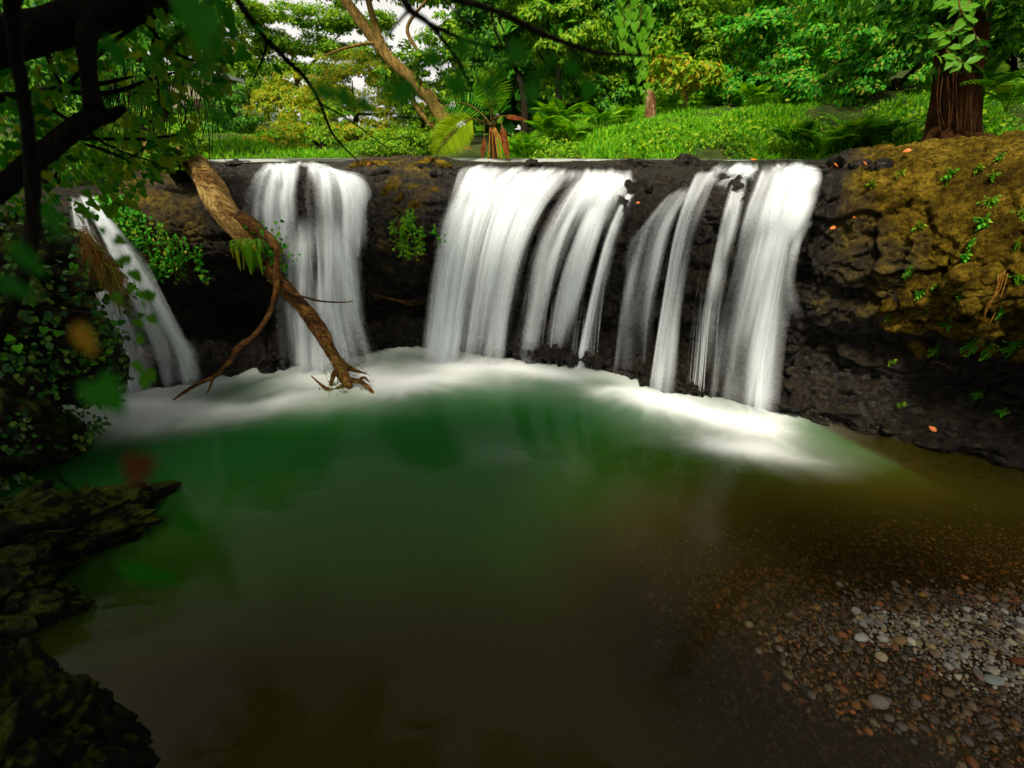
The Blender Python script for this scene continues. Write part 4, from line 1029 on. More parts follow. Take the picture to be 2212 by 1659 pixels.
# ---- the tree fern above the falls
tfb = at(1068, 348, 12.5)
tf = thing('tree_fern', tfb, 'tree fern with one bright drooping frond and rusty dead fronds at the lip', 'tree fern')
top = at(1062, 275, 12.4)
V, F = tube([tfb - np.array([0, 0, .3]), (tfb + top) / 2, top], [.10, .08, .09], 10, 14, .4, 3)
obj('trunk', mesh('trunk', V - tfb, F, MB_RED), tf)
def frond_path(P, W, mat, n=26, pin=.8, sag=.2, start=.0, stalk_r=.014, parent=None, origin=None, label=None, stalkmat=None):
    path = resample(np.array(P), 40)
    T = unit(np.gradient(path, axis=0))
    view = np.array([0, -1.0, .35])
    s = np.linspace(max(start, .02), .99, n); ii = s * 39; i0 = np.clip(ii.astype(int), 0, 38); fr = (ii - i0)[:, None]
    p = path[i0] * (1 - fr) + path[i0 + 1] * fr; t = T[i0]
    B = Bag()
    ln = np.linalg.norm(np.diff(path, axis=0), axis=1).sum()
    u = np.clip((s - start) / (1 - start), 0, 1)
    w = W * np.clip(np.sin(u ** .65 * math.pi * .9 + .22), .06, 1)
    for sd in (-1, 1):
        side = unit(np.cross(t, view)) * sd
        ax = unit(side + t * .45 + np.array([0, 0, -sag]))
        B.add(*leaves(p, ax, np.broadcast_to(view, p.shape) + rdir(n) * .15, w, 'oval', pin * (ln * (1 - start) / n) / W * 3.0))
    o = obj('frond', B.mesh('frond', mat, origin, smooth=False), parent, label)
    V, F = tube(path[:, :], np.linspace(stalk_r, stalk_r * .3, 40), 5)
    obj('stalk', mesh('stalk', V - origin, F, stalkmat or MB_PALE), o)
A = lambda *q: [at(*k) for k in q]
frond_path(A((1060,272,12.4),(1030,258,12.2),(1005,262,11.9),(965,300,11.6),(937,340,11.4)), .55, ML_FRNDB, 34, 1.0, .25, .28, parent=tf, origin=tfb, label='bright yellow-green frond drooping to the left')
frond_path(A((1062,272,12.4),(1058,230,12.3),(1050,200,12.1),(1030,170,11.8),(1018,160,11.5)), .36, ML_FERN, 22, .62, .1, .2, parent=tf, origin=tfb)
frond_path(A((1064,272,12.4),(1066,225,12.4),(1070,190,12.4),(1062,160,12.2),(1050,145,12)), .44, ML_FERN, 24, .62, .1, .22, parent=tf, origin=tfb)
frond_path(A((1062,272,12.5),(1045,250,12.8),(1010,225,13),(970,225,13.2),(940,245,13.3)), .36, ML_DEEP, 22, .65, .2, .25, parent=tf, origin=tfb)
frond_path(A((1068,275,12.4),(1078,252,12.2),(1085,275,12.0),(1092,310,11.9),(1100,350,11.8)), .13, ML_DEAD, 22, 1.3, .8, .42, parent=tf, origin=tfb, label='rusty dead frond hanging down')
frond_path(A((1066,275,12.4),(1072,252,12.2),(1110,252,12.2),(1140,260,12.2)), .08, ML_DEAD, 14, 1.6, .8, .5, parent=tf, origin=tfb, label='thin rusty dead frond stalk bent to the right')
frond_path(A((1058,275,12.4),(1046,256,12.3),(1046,300,12.2),(1040,348,12.2)), .09, ML_DEAD, 16, 1.2, .8, .55, parent=tf, origin=tfb, label='brown dead frond hanging at the left')
MB_STALK = mat_bark('orange_stalk', [(.3, (.12,.05,.008)), (.6, (.28,.13,.02)), (.8, (.34,.2,.04))], (4, 4, 1), .6)
for k, dx in enumerate((-9, 0, 9, 16, 24)):
    V, F = tube(A((1062 + dx * .3, 276, 12.35), (1064 + dx * .7, 300, 12.25), (1066 + dx * 1.2, 346, 12.1)), [.02, .018, .014], 6, 10)
    obj('stalk', mesh('stalk', V - tfb, F, MB_STALK), tf)
# ---- big red trunk at the right
btb = at(2062, 305, 9.3)
bt = thing('buttressed_tree', btb, 'massive red-barked tree trunk with flared roots on the right cliff top', 'tree')
def trunk_mesh():
    n, m = 70, 56
    z = np.linspace(-.35, 9, n) ; z = -.35 + 9.3 * np.linspace(0, 1, n) ** 1.7
    th = np.linspace(0, 2 * math.pi, m, endpoint=False)
    Z, TH = np.meshgrid(z, th, indexing='ij')
    r = .30 + .12 * np.exp(-(Z + .2) / .4)
    lobes = np.cos(TH * 5 + 1.2) * .5 + np.cos(TH * 3 - .4) * .35
    r = r * (1 + .24 * lobes * np.exp(-(Z + .2) / .7)) + .035 * lobes
    q = np.stack([np.cos(TH) * 3, np.sin(TH) * 3, Z * .7], -1)
    r = r + .05 * fbm(q * 1.5, 4, 5) + .04 * ridged(q * np.array([2, 2, .5]), 3, 8)
    V = np.stack([r * np.cos(TH) - .34 * np.maximum(Z, 0), r * np.sin(TH), Z], -1).reshape(-1, 3)
    i = np.arange(n - 1)[:, None] * m; j = np.arange(m)[None]; j2 = (j + 1) % m
    return mesh('trunk', V, np.stack([i + j, i + j2, i + m + j2, i + m + j], -1).reshape(-1, 4), MB_RED, {'bark': np.stack([.4 * np.cos(TH), .4 * np.sin(TH), Z], -1).reshape(-1, 3)})
obj('trunk', trunk_mesh(), bt)
for p, rd in [([(2085,290,9.0),(2120,296,8.7),(2170,300,8.5)], [.09,.06,.03]), ([(2045,290,9.0),(2035,312,8.6),(2020,325,8.4)], [.09,.05,.02]), ([(2065,300,8.9),(2068,318,8.5),(2080,330,8.2)], [.08,.05,.02]), ([(2020,280,9.2),(1995,310,9.0),(1960,325,8.9)], [.07,.05,.02])]:
    V, F = tube([at(*q) for q in p], rd, 8, 12, .3, 4); obj('root', mesh('root', V - btb, F, MB_RED), bt)
cr_ = [(at(2060, -120, 9.3), (3.0, 2.4, 1.2), 3800), (at(2010, 20, 9.0), (.55, .5, .7), 900), (at(2120, 60, 9.0), (.6, .5, .8), 900)]
obj('crown', crown_mesh('crown', cr_, ML_DEEP, .16, 'oval', btb), bt)
for k in range(9):
    x = 2030 + k * 9 + rng.uniform(-3, 3); y0 = rng.uniform(120, 190)
    V, F = tube(A((x, y0, 8.85), (x + rng.uniform(-6, 6), y0 + 70, 8.75), (x + rng.uniform(-10, 10), 285 + rng.uniform(-15, 10), 8.6)), [.012, .010, .006], 5, 10)
    obj('aerial_root', mesh('aerial_root', V - btb, F, MB_RED), bt)
# ---- stump, sapling, thin trunks
sb = at(1404, 272, 16.2)
st = thing('stump', sb, 'pale reddish tree stump standing on the grass bank', 'stump')
V, F = tube(A((1404,278,16.2),(1404,258,16.2),(1405,225,16.2),(1403,200,16.2),(1404,195,16.2)), [.21,.16,.145,.13,.10], 14, 26, .25, 3); obj('trunk', mesh('trunk', V - sb, F, mat_bark('stump_bark', [(.3, (.09,.035,.012)), (.5, (.22,.12,.05)), (.75, (.42,.30,.16))], (5, 5, 2))), st)
for dx, dy in ((-20, 12), (14, 12)):
    V, F = tube(A((1404,266,16.1),(1404 + dx * .6,274,16),(1404 + dx,282 ,15.9)), [.09,.06,.02], 7, 10, .2); obj('root', mesh('root', V - sb, F, MB_RED), st)
bushy('sapling', 'thin yellow sapling with a forked top right of the stump', 'sapling', (1482,285,16), [(1480,165,16,55,32,420),(1440,150,16,35,22,220),(1530,160,16,35,20,200)], ML_YEL, .22, 'oval', [([(1482,288,16),(1481,240,16),(1483,190,16)], [.055,.05,.04]), ([(1483,190,16),(1465,175,16),(1440,150,16)], [.03,.02,.012]), ([(1483,190,16),(1500,170,16),(1530,150,16)], [.03,.02,.012])], MB_PALE, nclump=14, clump=.5)
for x, y0, y1, Y, r_, lab in [(1428,240,190,18,.07,'slim pale trunk just right of the stump'), (1441,235,178,18.5,.08,'second slim trunk right of the stump'), (1342,80,-10,17.5,.07,'thin pale stem high left of the hanging vine')]:
    b = at(x, y0 + 30, Y); o = thing('slender_trunk', b, lab, 'trunk', 'slender trunks at the edge of the wood')
    V, F = tube(A((x, y0 + 30, Y), (x + 1, (y0 + y1) / 2, Y), (x + 3, y1 - 60, Y)), [r_, r_ * .9, r_ * .8], 8, 12, .2, 5); obj('trunk', mesh('trunk', V - b, F, MB_PALE), o)
    B = Bag(); P = at(x + 3, y1 - 60, Y) + rng.normal(size=(160, 3)) * .3; B.add(*leaves(P, rdir(160), rdir(160) + np.array([0, -.6, .6]), .22, 'oval')); obj('crown', B.mesh('crown', ML_MID, b, False), o)
# ---- hanging heart-leaved vine
ML_HEART = leaf_mat('heart_leaf', [(.05,.20,.006), (.08,.25,.008), (.12,.28,.012)], .45, .4)
HV = TPL['heart']
heart_me = mesh('heart_leaf', HV[0], [HV[1]], ML_HEART, smooth=False)
OV = TPL['oval']
ML_BRT = leaf_mat('bright_oval_leaf', [(.06,.19,.008), (.10,.24,.012), (.15,.24,.015)], .4, .4)
oval_me = mesh('oval_leaf', OV[0], [OV[1], OV[2]], ML_BRT, smooth=False)
def leaf_obj(me, parent, loc, axis, nrm, s, wid=1.0, name='leaf'):
    a = Vector(axis).normalized(); sd = a.cross(Vector(nrm)).normalized(); up = sd.cross(a)
    o = obj(name, me, parent)
    o.matrix_local = Matrix.Translation(loc) @ Matrix(((sd.x, a.x, up.x, 0), (sd.y, a.y, up.y, 0), (sd.z, a.z, up.z, 0), (0, 0, 0, 1))) @ Matrix.Diagonal((s * wid, s, s, 1))
    return o
vb = at(1350, -40, 11)
vn = thing('hanging_vine', vb, 'vine of big bright heart-shaped leaves hanging in front of the dark tree', 'vine')
for strand in [[(1365,-60,11),(1360,10,11),(1345,60,11),(1355,110,10.9),(1340,125,10.9)], [(1375,-60,11),(1385,20,10.9),(1380,70,10.9),(1388,130,10.8),(1392,180,10.8),(1395,212,10.8)]]:
    pth = resample(np.array(A(*strand)), 40)
    V, F = tube(pth, .008, 5); stem_o = obj('stem', mesh('stem', V - vb, F, MB_PALE), vn)
    for k in range(30):
        q = pth[int(2 + k * 37 / 30)] + rng.normal(size=3) * np.array([.16, .06, .04]) * (1 - k / 40)
        leaf_obj(heart_me, stem_o, q - vb, np.array([rng.uniform(-.5, .5), -.2, -1]), np.array([rng.uniform(-.6, .6), -1, .55]), (.24 - k * .004) * rng.uniform(.7, 1.15))
# ---- leafy spray at the upper right, close to the camera
sp_b = at(2040, -30, 6.0)
spr = thing('leafy_branch', sp_b, 'drooping branch with large bright oval leaves before the red trunk', 'branch')
for strand, lv in [([(2120,-40,6.2),(2090,10,6.1),(2060,60,6.0),(2045,110,6.0),(2030,125,6.0)], 12), ([(2045,110,6.0),(2065,125,5.9),(2090,140,5.9)], 9), ([(2070,-40,6.1),(2075,20,6.0),(2100,60,5.95),(2115,95,5.9)], 10), ([(2060,60,6.0),(2030,75,6.0),(2005,90,6.0)], 6), ([(2040,-40,6.2),(2050,-5,6.1),(2055,20,6.1)], 6), ([(1890,-40,6.6),(1880,-10,6.6),(1890,20,6.6)], 6)]:
    pth = resample(np.array(A(*strand)), 30)
    V, F = tube(pth, np.linspace(.009, .003, 30), 5); twig_o = obj('twig', mesh('twig', V - sp_b, F, MB_PALE), spr)
    for k in range(lv):
        i = int(8 + k * 21 / lv) ; q = pth[i]
        d = np.array([rng.choice([-1, 1]) * rng.uniform(.4, 1), rng.uniform(-.4, .3), rng.uniform(-1, .25)])
        leaf_obj(oval_me, twig_o, q - sp_b, d, np.array([rng.uniform(-.4, .4), -.9, .8]), .145 * rng.uniform(.75, 1.2), 1.3)
# ---------------------------------------------------------------- the leaning log
lb = at(760, 835, 7.0)
log = thing('fallen_log', lb, 'bare leaning log propped from the cliff top down into the foam', 'log')
def log_part(name, pts, rad, mat, parent=None, sides=20, n=70, rough=.18, seed=1, fs=9):
    V, F = tube([at(*p) for p in pts], rad, sides, n, rough, seed, fs)
    return obj(name, mesh(name, V - lb, F, mat, {'bark': BARK}), parent or log)
m7 = lambda px: px * .0054
log_part('upper_trunk', [(322,322,9.3),(366,328,9.05),(405,345,8.75),(440,380,8.45),(475,440,8.2),(512,490,8.0),(548,536,7.85),(575,570,7.75)], [m7(24),m7(30),m7(32),m7(36),m7(38),m7(36),m7(32),m7(25)], MB_LOGP, seed=2, n=100, rough=.34)
tr_ = log_part('lower_trunk', [(548,530,7.86),(590,592,7.68),(625,632,7.56),(660,672,7.46),(690,712,7.36),(708,745,7.28),(728,782,7.18),(748,822,7.05),(757,840,7.0)], [m7(24),m7(22),m7(21),m7(21),m7(22),m7(20),m7(19),m7(17),m7(10)], MB_LOG, seed=3, n=120, rough=.42)
log_part('stub', [(520,470,8.0),(552,492,7.85),(578,512,7.7),(595,535,7.62)], [m7(24),m7(20),m7(14),m7(11)], MB_LOG, seed=4, n=24)
br = log_part('branch', [(560,498,7.78),(588,518,7.65),(600,545,7.58),(597,585,7.5),(598,618,7.42),(590,655,7.32),(572,695,7.2),(545,728,7.06),(518,748,6.98),(495,782,6.86),(465,812,6.74),(430,828,6.66),(400,846,6.58),(374,864,6.5)],
         [m7(15),m7(11),m7(9),m7(8),m7(9),m7(7.5),m7(7),m7(7),m7(8.5),m7(6.5),m7(6.5),m7(5.5),m7(5),m7(2)], MB_LOG, sides=12, n=100, rough=.22, seed=5)
log_part('twig', [(600,620,7.42),(640,636,7.4),(690,650,7.4),(735,653,7.4),(762,651,7.4)], [m7(4),m7(3.2),m7(2.8),m7(2.4),m7(2)], MB_LOG, sides=6, n=30, rough=.2)
log_part('twig', [(462,812,6.74),(455,832,6.68),(447,850,6.62)], [m7(4.5),m7(3.5),m7(1.5)], MB_LOG, sides=6, n=12)
for pts, rad in [([(748,828,7.05),(722,843,6.95),(700,836,6.92),(672,812,6.98)], [7,6,5,1.5]), ([(752,820,7.05),(780,826,6.95),(800,842,6.85),(822,874,6.7)], [9,7,6,1.5]),
                 ([(730,775,7.2),(755,795,7.15),(792,808,7.1)], [11,8,1.5]), ([(735,790,7.15),(722,808,7.12),(714,832,7.05)], [9,8,5]), ([(770,826,6.98),(786,815,6.98),(797,825,6.95)], [5,4,1.5]), ([(450,405,8.3),(425,372,8.4),(395,340,8.5),(372,318,8.6)], [15,13,10,4])]:
    log_part('broken_root', pts, [m7(r) for r in rad], MB_LOG, sides=9, n=26, rough=.3, seed=int(pts[0][0]))
for x in (690, 705, 728, 780, 788):
    log_part('root_fibre', [(x,838,6.95),(x + 2,852,6.9),(x - 1,866,6.86)], [m7(1.6),m7(1.2),m7(.6)], MB_LOG, sides=5, n=8)
B = Bag()
for k in range(26):
    p = at(rng.uniform(715, 765), rng.uniform(780, 842), 7.0) + np.array([0, -.08, .03])
    q = [p, p + rng.normal(size=3) * .12, p + rng.normal(size=3) * .2 - np.array([0, 0, .06])]
    B.add(*tube(q, .004, 4, 8))
obj('moss_strands', B.mesh('moss_strands', mat_plain('moss_strand', [(.3, (.07,.09,.006)), (.7, (.16,.17,.012))]), lb), log, kind='stuff')
# hanging tuft that grows where the log forks
tb = at(556, 520, 7.72)
tuft = thing('hanging_epiphyte', tb, 'yellow and green strap-leaved plant hanging from the fork of the log', 'plant')
ML_STRAPY = leaf_mat('yellow_strap', [(.35,.26,.006), (.30,.28,.01), (.22,.24,.01)], .4)
for k in range(44):
    s = tb + np.array([rng.uniform(-.24, .12), rng.uniform(-.12, .02), rng.uniform(-.10, .06)])
    L = rng.uniform(.3, .75); dx = rng.uniform(-.3, .12)
    p = resample(np.array([s, s + np.array([dx * .5, -.12, -.05]), s + np.array([dx, -.12, -.4]) * L * 1.4]), 8)
    w = .022 * np.sin(np.linspace(.3, 3.0, 8)) + .003
    V = np.concatenate([p - np.array([1, 0, 0]) * w[:, None], p + np.array([1, .3, 0]) * w[:, None]])
    f = np.array([[i, i + 1, i + 9, i + 8] for i in range(7)])
    obj('strap_leaf', mesh('strap_leaf', V - tb, f, ML_STRAPY if k % 4 == 0 else ML_FERN), tuft)
B = Bag(); n = 260
P = tb + rng.normal(size=(n, 3)) * np.array([.16, .07, .17]) + np.array([.18, 0, -.14])
B.add(*leaves(P, rdir(n) + np.array([0, -.3, -.4]), rdir(n) * .5 + np.array([0, -1, .6]), .075 * rng.uniform(.6, 1.2, n), 'oval', 1.6))
obj('creeper', B.mesh('creeper', ML_VINE, tb, False), tuft)

# ---------------------------------------------------------------- rocks
def ico(sub):
    import bmesh
    bm = bmesh.new(); bmesh.ops.create_icosphere(bm, subdivisions=sub, radius=1.0)
    V = np.array([v.co[:] for v in bm.verts]); F = np.array([[v.index for v in f.verts] for f in bm.faces]); bm.free()
    return V, F
ICO = {k: ico(k) for k in (1, 2, 3, 4, 6)}
def rock_mesh(name, r, mat, sub=4, seed=0, rough=.35, fs=1.3, crag=.0, attrs=None):
    V, F = ICO[sub]
    rg = np.random.default_rng(seed); V = V.copy()
    for nn_ in unit(rg.normal(size=(11, 3))):        # broken faces
        V -= nn_[None] * np.maximum(V @ nn_ - rg.uniform(.55, .88), 0)[:, None] * .9
    q = V * fs + seed * 3.1
    d = rough * fbm(q, 4, seed)
    a, b, c = worley(q * 1.6, seed + 4)
    d = d + .22 * rough * (c - .5) * 2 - .25 * rough * sstep(.12, 0, b - a)
    if crag: d = d + crag * ridged(q * 2.6, 4, seed + 2) + crag * .5 * fbm(q * 7, 3, seed + 3)
    return mesh(name, V * (1 + d)[:, None] * np.asarray(r), F, mat, {k: np.full(len(V), v) for k, v in (attrs or {}).items()})
MR_BLACK = mat_rock('wet_black_rock', [(.3, (.002,.0018,.0015)), (.55, (.008,.0065,.005)), (.8, (.026,.021,.014))], .25)
MR_BROWN = mat_rock('brown_rock', [(.3, (.025,.013,.002)), (.55, (.10,.058,.009)), (.8, (.21,.13,.03))], .8)
MR_OCHRE = mat_rock('ochre_rock', [(.3, (.05,.033,.008)), (.55, (.11,.075,.016)), (.8, (.16,.11,.035))], .75)
MR_MOSS = mat_rock('mossy_rock', [(.3, (.0015,.0015,.001)), (.55, (.006,.005,.003)), (.8, (.014,.012,.008))], .7, .76, 12, 1.0)
MR_BANK = mat_rock('bank_rock', [(.3, (.003,.003,.002)), (.55, (.012,.010,.006)), (.8, (.035,.026,.013))], .7, .70, 5)
# stones set in the cliff
def stone(x, y, rpx, mat, sq=(1.1, .8, .85), sink=.45, seed=None, rough=.35, sub=3):
    p, nn = on_cliff(x, y)
    m = rpx * pxm(x, y, p[1])
    s = seed if seed is not None else int(x * 7 + y)
    dr_ = mat is not MR_BLACK
    o = obj('rock', rock_mesh('rock', (m * sq[0], m * sq[1], m * sq[2]), M_CLIFF, sub, s, rough, attrs={'dry': .85 if dr_ else 0.0, 'moss': .12 if dr_ else 0.0}), cliff)
    o.location = p - nn * m * sink + np.array([0, 0, 0]); o.rotation_euler = (rng.uniform(-.3, .3), rng.uniform(-.3, .3), rng.uniform(0, 6))
for x, y, r_, sq in [(1348,425,34,(1,.9,1.25)), (1420,372,30,(1.2,.8,1)), (1450,395,26,(1,.8,1)), (1565,372,20,(1.2,.8,.8)), (1585,420,22,(.8,.8,1.5)), (1690,362,26,(1.4,.9,.8)), (1720,368,15,(1,.9,.8)), (1790,378,24,(1,.8,1)), (1262,372,26,(1.3,.8,.8)), (1300,365,24,(1.4,.8,.6)), (1360,350,30,(1.8,.9,.5)), (1160,352,22,(2.2,.9,.4)),
                    (1470,352,30,(2,.9,.5)), (1550,352,26,(1.6,.9,.5)), (1215,380,14,(1.2,.8,.6)), (830,368,20,(1.6,.8,.6)), (770,378,18,(1.3,.8,.8)), (505,375,26,(1.3,.8,.8)), (520,420,20,(1,.8,1)), (485,400,22,(1,.8,1)), (1500,640,24,(.8,.8,1.2)), (1340,780,20,(1.3,.8,.8)), (1480,770,28,(1.5,.8,.7)), (1400,800,18,(1.3,.8,.7))]:
    stone(x, y, r_, MR_BLACK, sq)
for x, y, r_, sq in [(1588,398,24,(.9,.9,1.2)), (1600,438,24,(.8,.9,1.4)), (1594,484,20,(.8,.9,1.3)), (1704,368,18,(1.3,.9,.8)), (1662,372,14,(1.2,.9,.8)), (1470,392,24,(1.1,.9,.9)), (1388,398,24,(1.1,.9,1)), (1350,440,30,(.9,.9,1.2)), (1290,392,16,(1.3,.9,.7)), (1340,388,16,(1.2,.9,.8)), (1755,365,16,(1.3,.9,.8)), (1150,372,14,(1.8,.9,.5)), (560,378,16,(1.2,.9,.8)), (770,392,20,(1.1,.9,.9)), (1788,400,22,(1,.9,1.2))]:
    stone(x, y, r_, MR_BLACK, sq, .05, sub=3, rough=.5)
for x, r_ in [(775,14),(830,18),(905,20),(960,16),(1140,15),(1185,12),(1345,20),(1400,16),(1460,22),(1520,15),(1690,20),(1735,14),(1800,20),(1850,17),(1905,20),(500,18),(455,16)]:
    stone(x, 344, r_, MR_BLACK if x > 990 or x < 700 else MR_BROWN, (2.1, 1.0, .75), .12, sub=3, rough=.5)
for k in range(44):
    x = rng.uniform(800, 1830); stone(x, 348 + rng.uniform(-6, 14), rng.uniform(8, 26), MR_BLACK, (1.7, .9, .6), .5, sub=2, rough=.5)
for x, y, r_ in [(845,392,21), (892,390,20), (868,418,17), (820,405,15), (905,430,19), (940,400,18)]: stone(x, y, r_, MR_BROWN, (1.2, .9, .9), .6, rough=.45)
for k in range(40):
    x = rng.uniform(1930, 2225); y = rng.uniform(600, 760) + (2225 - x) * .02
    stone(x, y, rng.uniform(14, 34), MR_BROWN if k % 3 else MR_OCHRE, (1.35, .9, .85), .72, sub=3, rough=.5)
for k in range(30):
    x = rng.uniform(1720, 2220); y = 885 + (x - 1700) * .20 + rng.uniform(-35, 30)
    stone(x, y, rng.uniform(10, 34), MR_BLACK, (1.6, 1, .55), .68, sub=3, rough=.5)
# boulders standing in the foam
for x, y, r_, lab in [(580,800,20,'round wet black boulder nearest the branch at the foot of the stepped fall'), (612,792,17,'smaller wet boulder right of the round one behind the log branch'), (600,772,15,'uppermost wet boulder of the little heap behind the log branch'), (1150,772,34,'low black boulder veiled in foam at the foot of the thin veils')]:
    p = on(x, y, .05); m = r_ * pxm(x, y, p[1])
    obj('boulder', rock_mesh('boulder', (m, m * .9, m * .85), MR_BLACK, 4, x, .22), None, lab, 'boulder', 'wet boulders at the foot of the falls', loc=tuple(p + np.array([0, 0, m * .25])))
# mossy rocks at the left edge
p = on(110, 1215, 0.0)
lr = obj('mossy_boulder', rock_mesh('mossy_boulder', (1.2, .7, .70), MR_MOSS, 6, 17, .4, 1.6, .12), None, 'craggy moss-covered rock in the water at the left edge', 'boulder', loc=tuple(p + np.array([-.42, .1, .04])))
lr.rotation_euler = (0, .06, .28)
p = at(40, 1640, 1.25)
lr2 = obj('shadowed_boulder', rock_mesh('shadowed_boulder', (.55, .5, .52), MR_MOSS, 6, 29, .4, 1.5, .12), None, 'dark boulder close to the camera in the bottom left corner', 'boulder', loc=tuple(p))
p = on(5, 1335, 0.0)
obj('mossy_boulder', rock_mesh('mossy_boulder', (.8, .5, .5), MR_MOSS, 6, 33, .4, 1.6, .12), None, 'dark mossy rock at the left edge between the craggy rock and the corner boulder', 'boulder', loc=tuple(p + np.array([-.25, 0, .12])))
# the near bank at the left
bank_parts = [((-70,640,5.2), (1.55,1.0,.85), 41), ((-90,880,4.7), (1.30,.8,.80), 43), ((150,760,5.5), (.45,.6,.75), 47), ((60,960,4.9), (.55,.6,.5), 51)]
bb = on(60, 1000)
bank = thing('mossy_bank', bb, 'dark overgrown rock bank at the left edge beside the slanting fall', 'bank')
for c, r_, s in bank_parts:
    o = obj('rock', rock_mesh('rock', r_, MR_BANK, 6 if r_[0] > 1 else 4, s, .3, 1.5, .08), bank); o.location = at(*c) - bb
# ivy on the bank: the larger leaves one by one, the rest together
ivy_b = at(100, 640, 4.6)
ivy = thing('ivy', ivy_b, 'broad-leaved creeper covering the dark left bank', 'creeper')
def bank_surface(n):
    P, Nn = [], []
    for c, r_, s in bank_parts:
        k = int(n * r_[0] * r_[2] / 3.2)
        d = rdir(k * 3); d = d[(d[:, 1] < .35) & (d[:, 0] > -.8)][:k]
        P.append(at(*c) + d * np.asarray(r_) * 1.08); Nn.append(d)
    return np.concatenate(P), np.concatenate(Nn)
P, Nn = bank_surface(5200)
keep = fbm(P * 2.2, 3, 7) > -.12
P, Nn = P[keep], Nn[keep]; n = len(P)
B = Bag(); B.add(*leaves(P + Nn * rng.uniform(0, .12, (n, 1)), rdir(n) * .7 + np.array([.2, -.3, -.6]), Nn + rdir(n) * .5 + np.array([0, -.2, .5]), rng.uniform(.04, .10, n), 'oval', 1.7))
obj('foliage', B.mesh('foliage', ML_IVY, ivy_b, False), ivy, kind='stuff')
ivy_me = mesh('ivy_leaf', HV[0], [HV[1]], ML_IVY, smooth=False)
ivy_mes = [ivy_me]
for mm_ in (ML_VINE, ML_DEEP):
    c = ivy_me.copy(); c.materials.clear(); c.materials.append(mm_); ivy_mes.append(c)
P, Nn = bank_surface(420)
for k in range(min(170, len(P))):
    leaf_obj(ivy_mes[k % 3], ivy, P[k] + Nn[k] * rng.uniform(.05, .2) - ivy_b, rdir(1)[0] * .7 + np.array([.2, -.2, -.6]), Nn[k] + np.array([0, -.3, .7]), rng.uniform(.055, .10))
# dry grass tuft on the edge of the bank
db = at(205, 560, 5.2)
dg = thing('dry_grass_tuft', db, 'rusty dry grass hanging over the edge of the left bank', 'grass tuft')
ML_DRY = leaf_mat('dry_grass', [(.12,.03,.006), (.20,.07,.012), (.16,.12,.02), (.10,.15,.012)], .3, .7, .1)
B = Bag()
for k in range(420):
    x = rng.uniform(170, 245); s = at(x, 505 + (x - 170) * 1.4 + rng.uniform(-30, 40), 5.2 + rng.uniform(-.2, .1))
    e = np.array([rng.uniform(-.05, .22), rng.uniform(-.15, .05), -rng.uniform(.1, .35)])
    q = np.stack([s, s + e * .5 + np.array([.03, 0, .06]), s + e])
    B.add(*tube(q, [.004, .003, .001], 3, 5))
obj('blades', B.mesh('blades', ML_DRY, db), dg, kind='stuff')

# ---------------------------------------------------------------- plants rooted on the cliff
def tuft_mesh(name, n, r, size, mat, kind='oval', wid=1.5, down=.3, out=.5):
    d = rdir(n); d[:, 1] = -np.abs(d[:, 1]) * out
    P = d * r * rng.uniform(.2, 1, (n, 1)) * np.array([1, .6, 1])
    B = Bag(); B.add(*leaves(P, d + np.array([0, -.3, -down]), d * .3 + np.array([0, -.8, .8]), size * rng.uniform(.6, 1.2, n), kind, wid))
    for k in range(n):
        B.add(*tube([np.array([0, .05, 0]), P[k] * .6 + np.array([0, -.02, .02]), P[k]], [.005, .004, .003], 3, 4))
    return B.mesh(name, mat, None, False)
TF = [tuft_mesh('cliff_plant', 26, .10, .055, ML_VINE), tuft_mesh('cliff_plant', 34, .13, .05, ML_FERN), tuft_mesh('cliff_plant', 18, .08, .06, ML_MID), tuft_mesh('cliff_plant', 70, .17, .04, ML_VINE)]
gp = 'small plants rooted on the brown right-hand cliff'
RP = [(1952,578,3,'bright leafy plant alone in the middle of the brown cliff'), (2140,385,1,'upper fern in the crack near the right edge of the cliff'), (2128,430,1,'second fern down the crack near the right edge'), (2112,470,0,'third plant down the crack near the right edge'), (2085,520,0,'plant where the crack in the brown cliff bends'), (2072,555,0,'lowest plant in the bent crack of the cliff'),
      (2070,640,1,'fern tuft on the block band of the brown cliff'), (2012,612,2,'tuft above the block band of the brown cliff'), (1975,630,0,'left tuft of the block band'), (2000,655,2,'tuft in a joint of the block band'), (2040,700,0,'tuft at the lower edge of the block band'), (2020,745,3,'long tuft under the block band overhang'), (2090,745,3,'dense tuft hanging under the overhang, middle one'), (2130,760,3,'dense tuft hanging under the overhang, right one'),
      (2185,745,3,'dense tuft at the right edge under the overhang'), (2190,520,1,'ferny patch at the right edge halfway up the cliff'), (2200,460,1,'ferny patch at the right edge, upper one'), (2195,590,1,'ferny patch at the right edge, lower one'), (2150,680,0,'tuft beside the hanging roots on the cliff'), (2105,845,3,'round fern clump low in the dark hollow of the right cliff'), (2165,880,0,'small plant low at the right edge in the dark hollow'), (1980,480,2,'tiny plant high on the bare brown face'), (1870,395,2,'tiny plant near the top of the brown face'),
      (1935,370,2,'small plant on the cliff rim right of the fallen leaf'), (2050,368,0,'plant on the cliff rim below the red trunk'), (2105,360,2,'plant on the cliff rim right of the red trunk'), (2150,335,0,'plant on the cliff rim near the right edge'), (1905,690,2,'tiny plant left of the block band'), (1925,770,2,'tiny plant on the dark rock under the block band'), (1945,870,2,'tiny plant low on the mossy shelf')]
for x, y, k, lab in RP:
    p, nn = on_cliff(x, y)
    o = obj('cliff_plant', TF[k], None, lab, 'plant', gp, loc=tuple(p + nn * .02)); s = rng.uniform(.55, .95); o.scale = (s, s, s)
    o.rotation_euler = (0, rng.uniform(-.6, .6), rng.uniform(-.5, .5))
gl_ = 'creepers hanging down the dark rock left of the log'
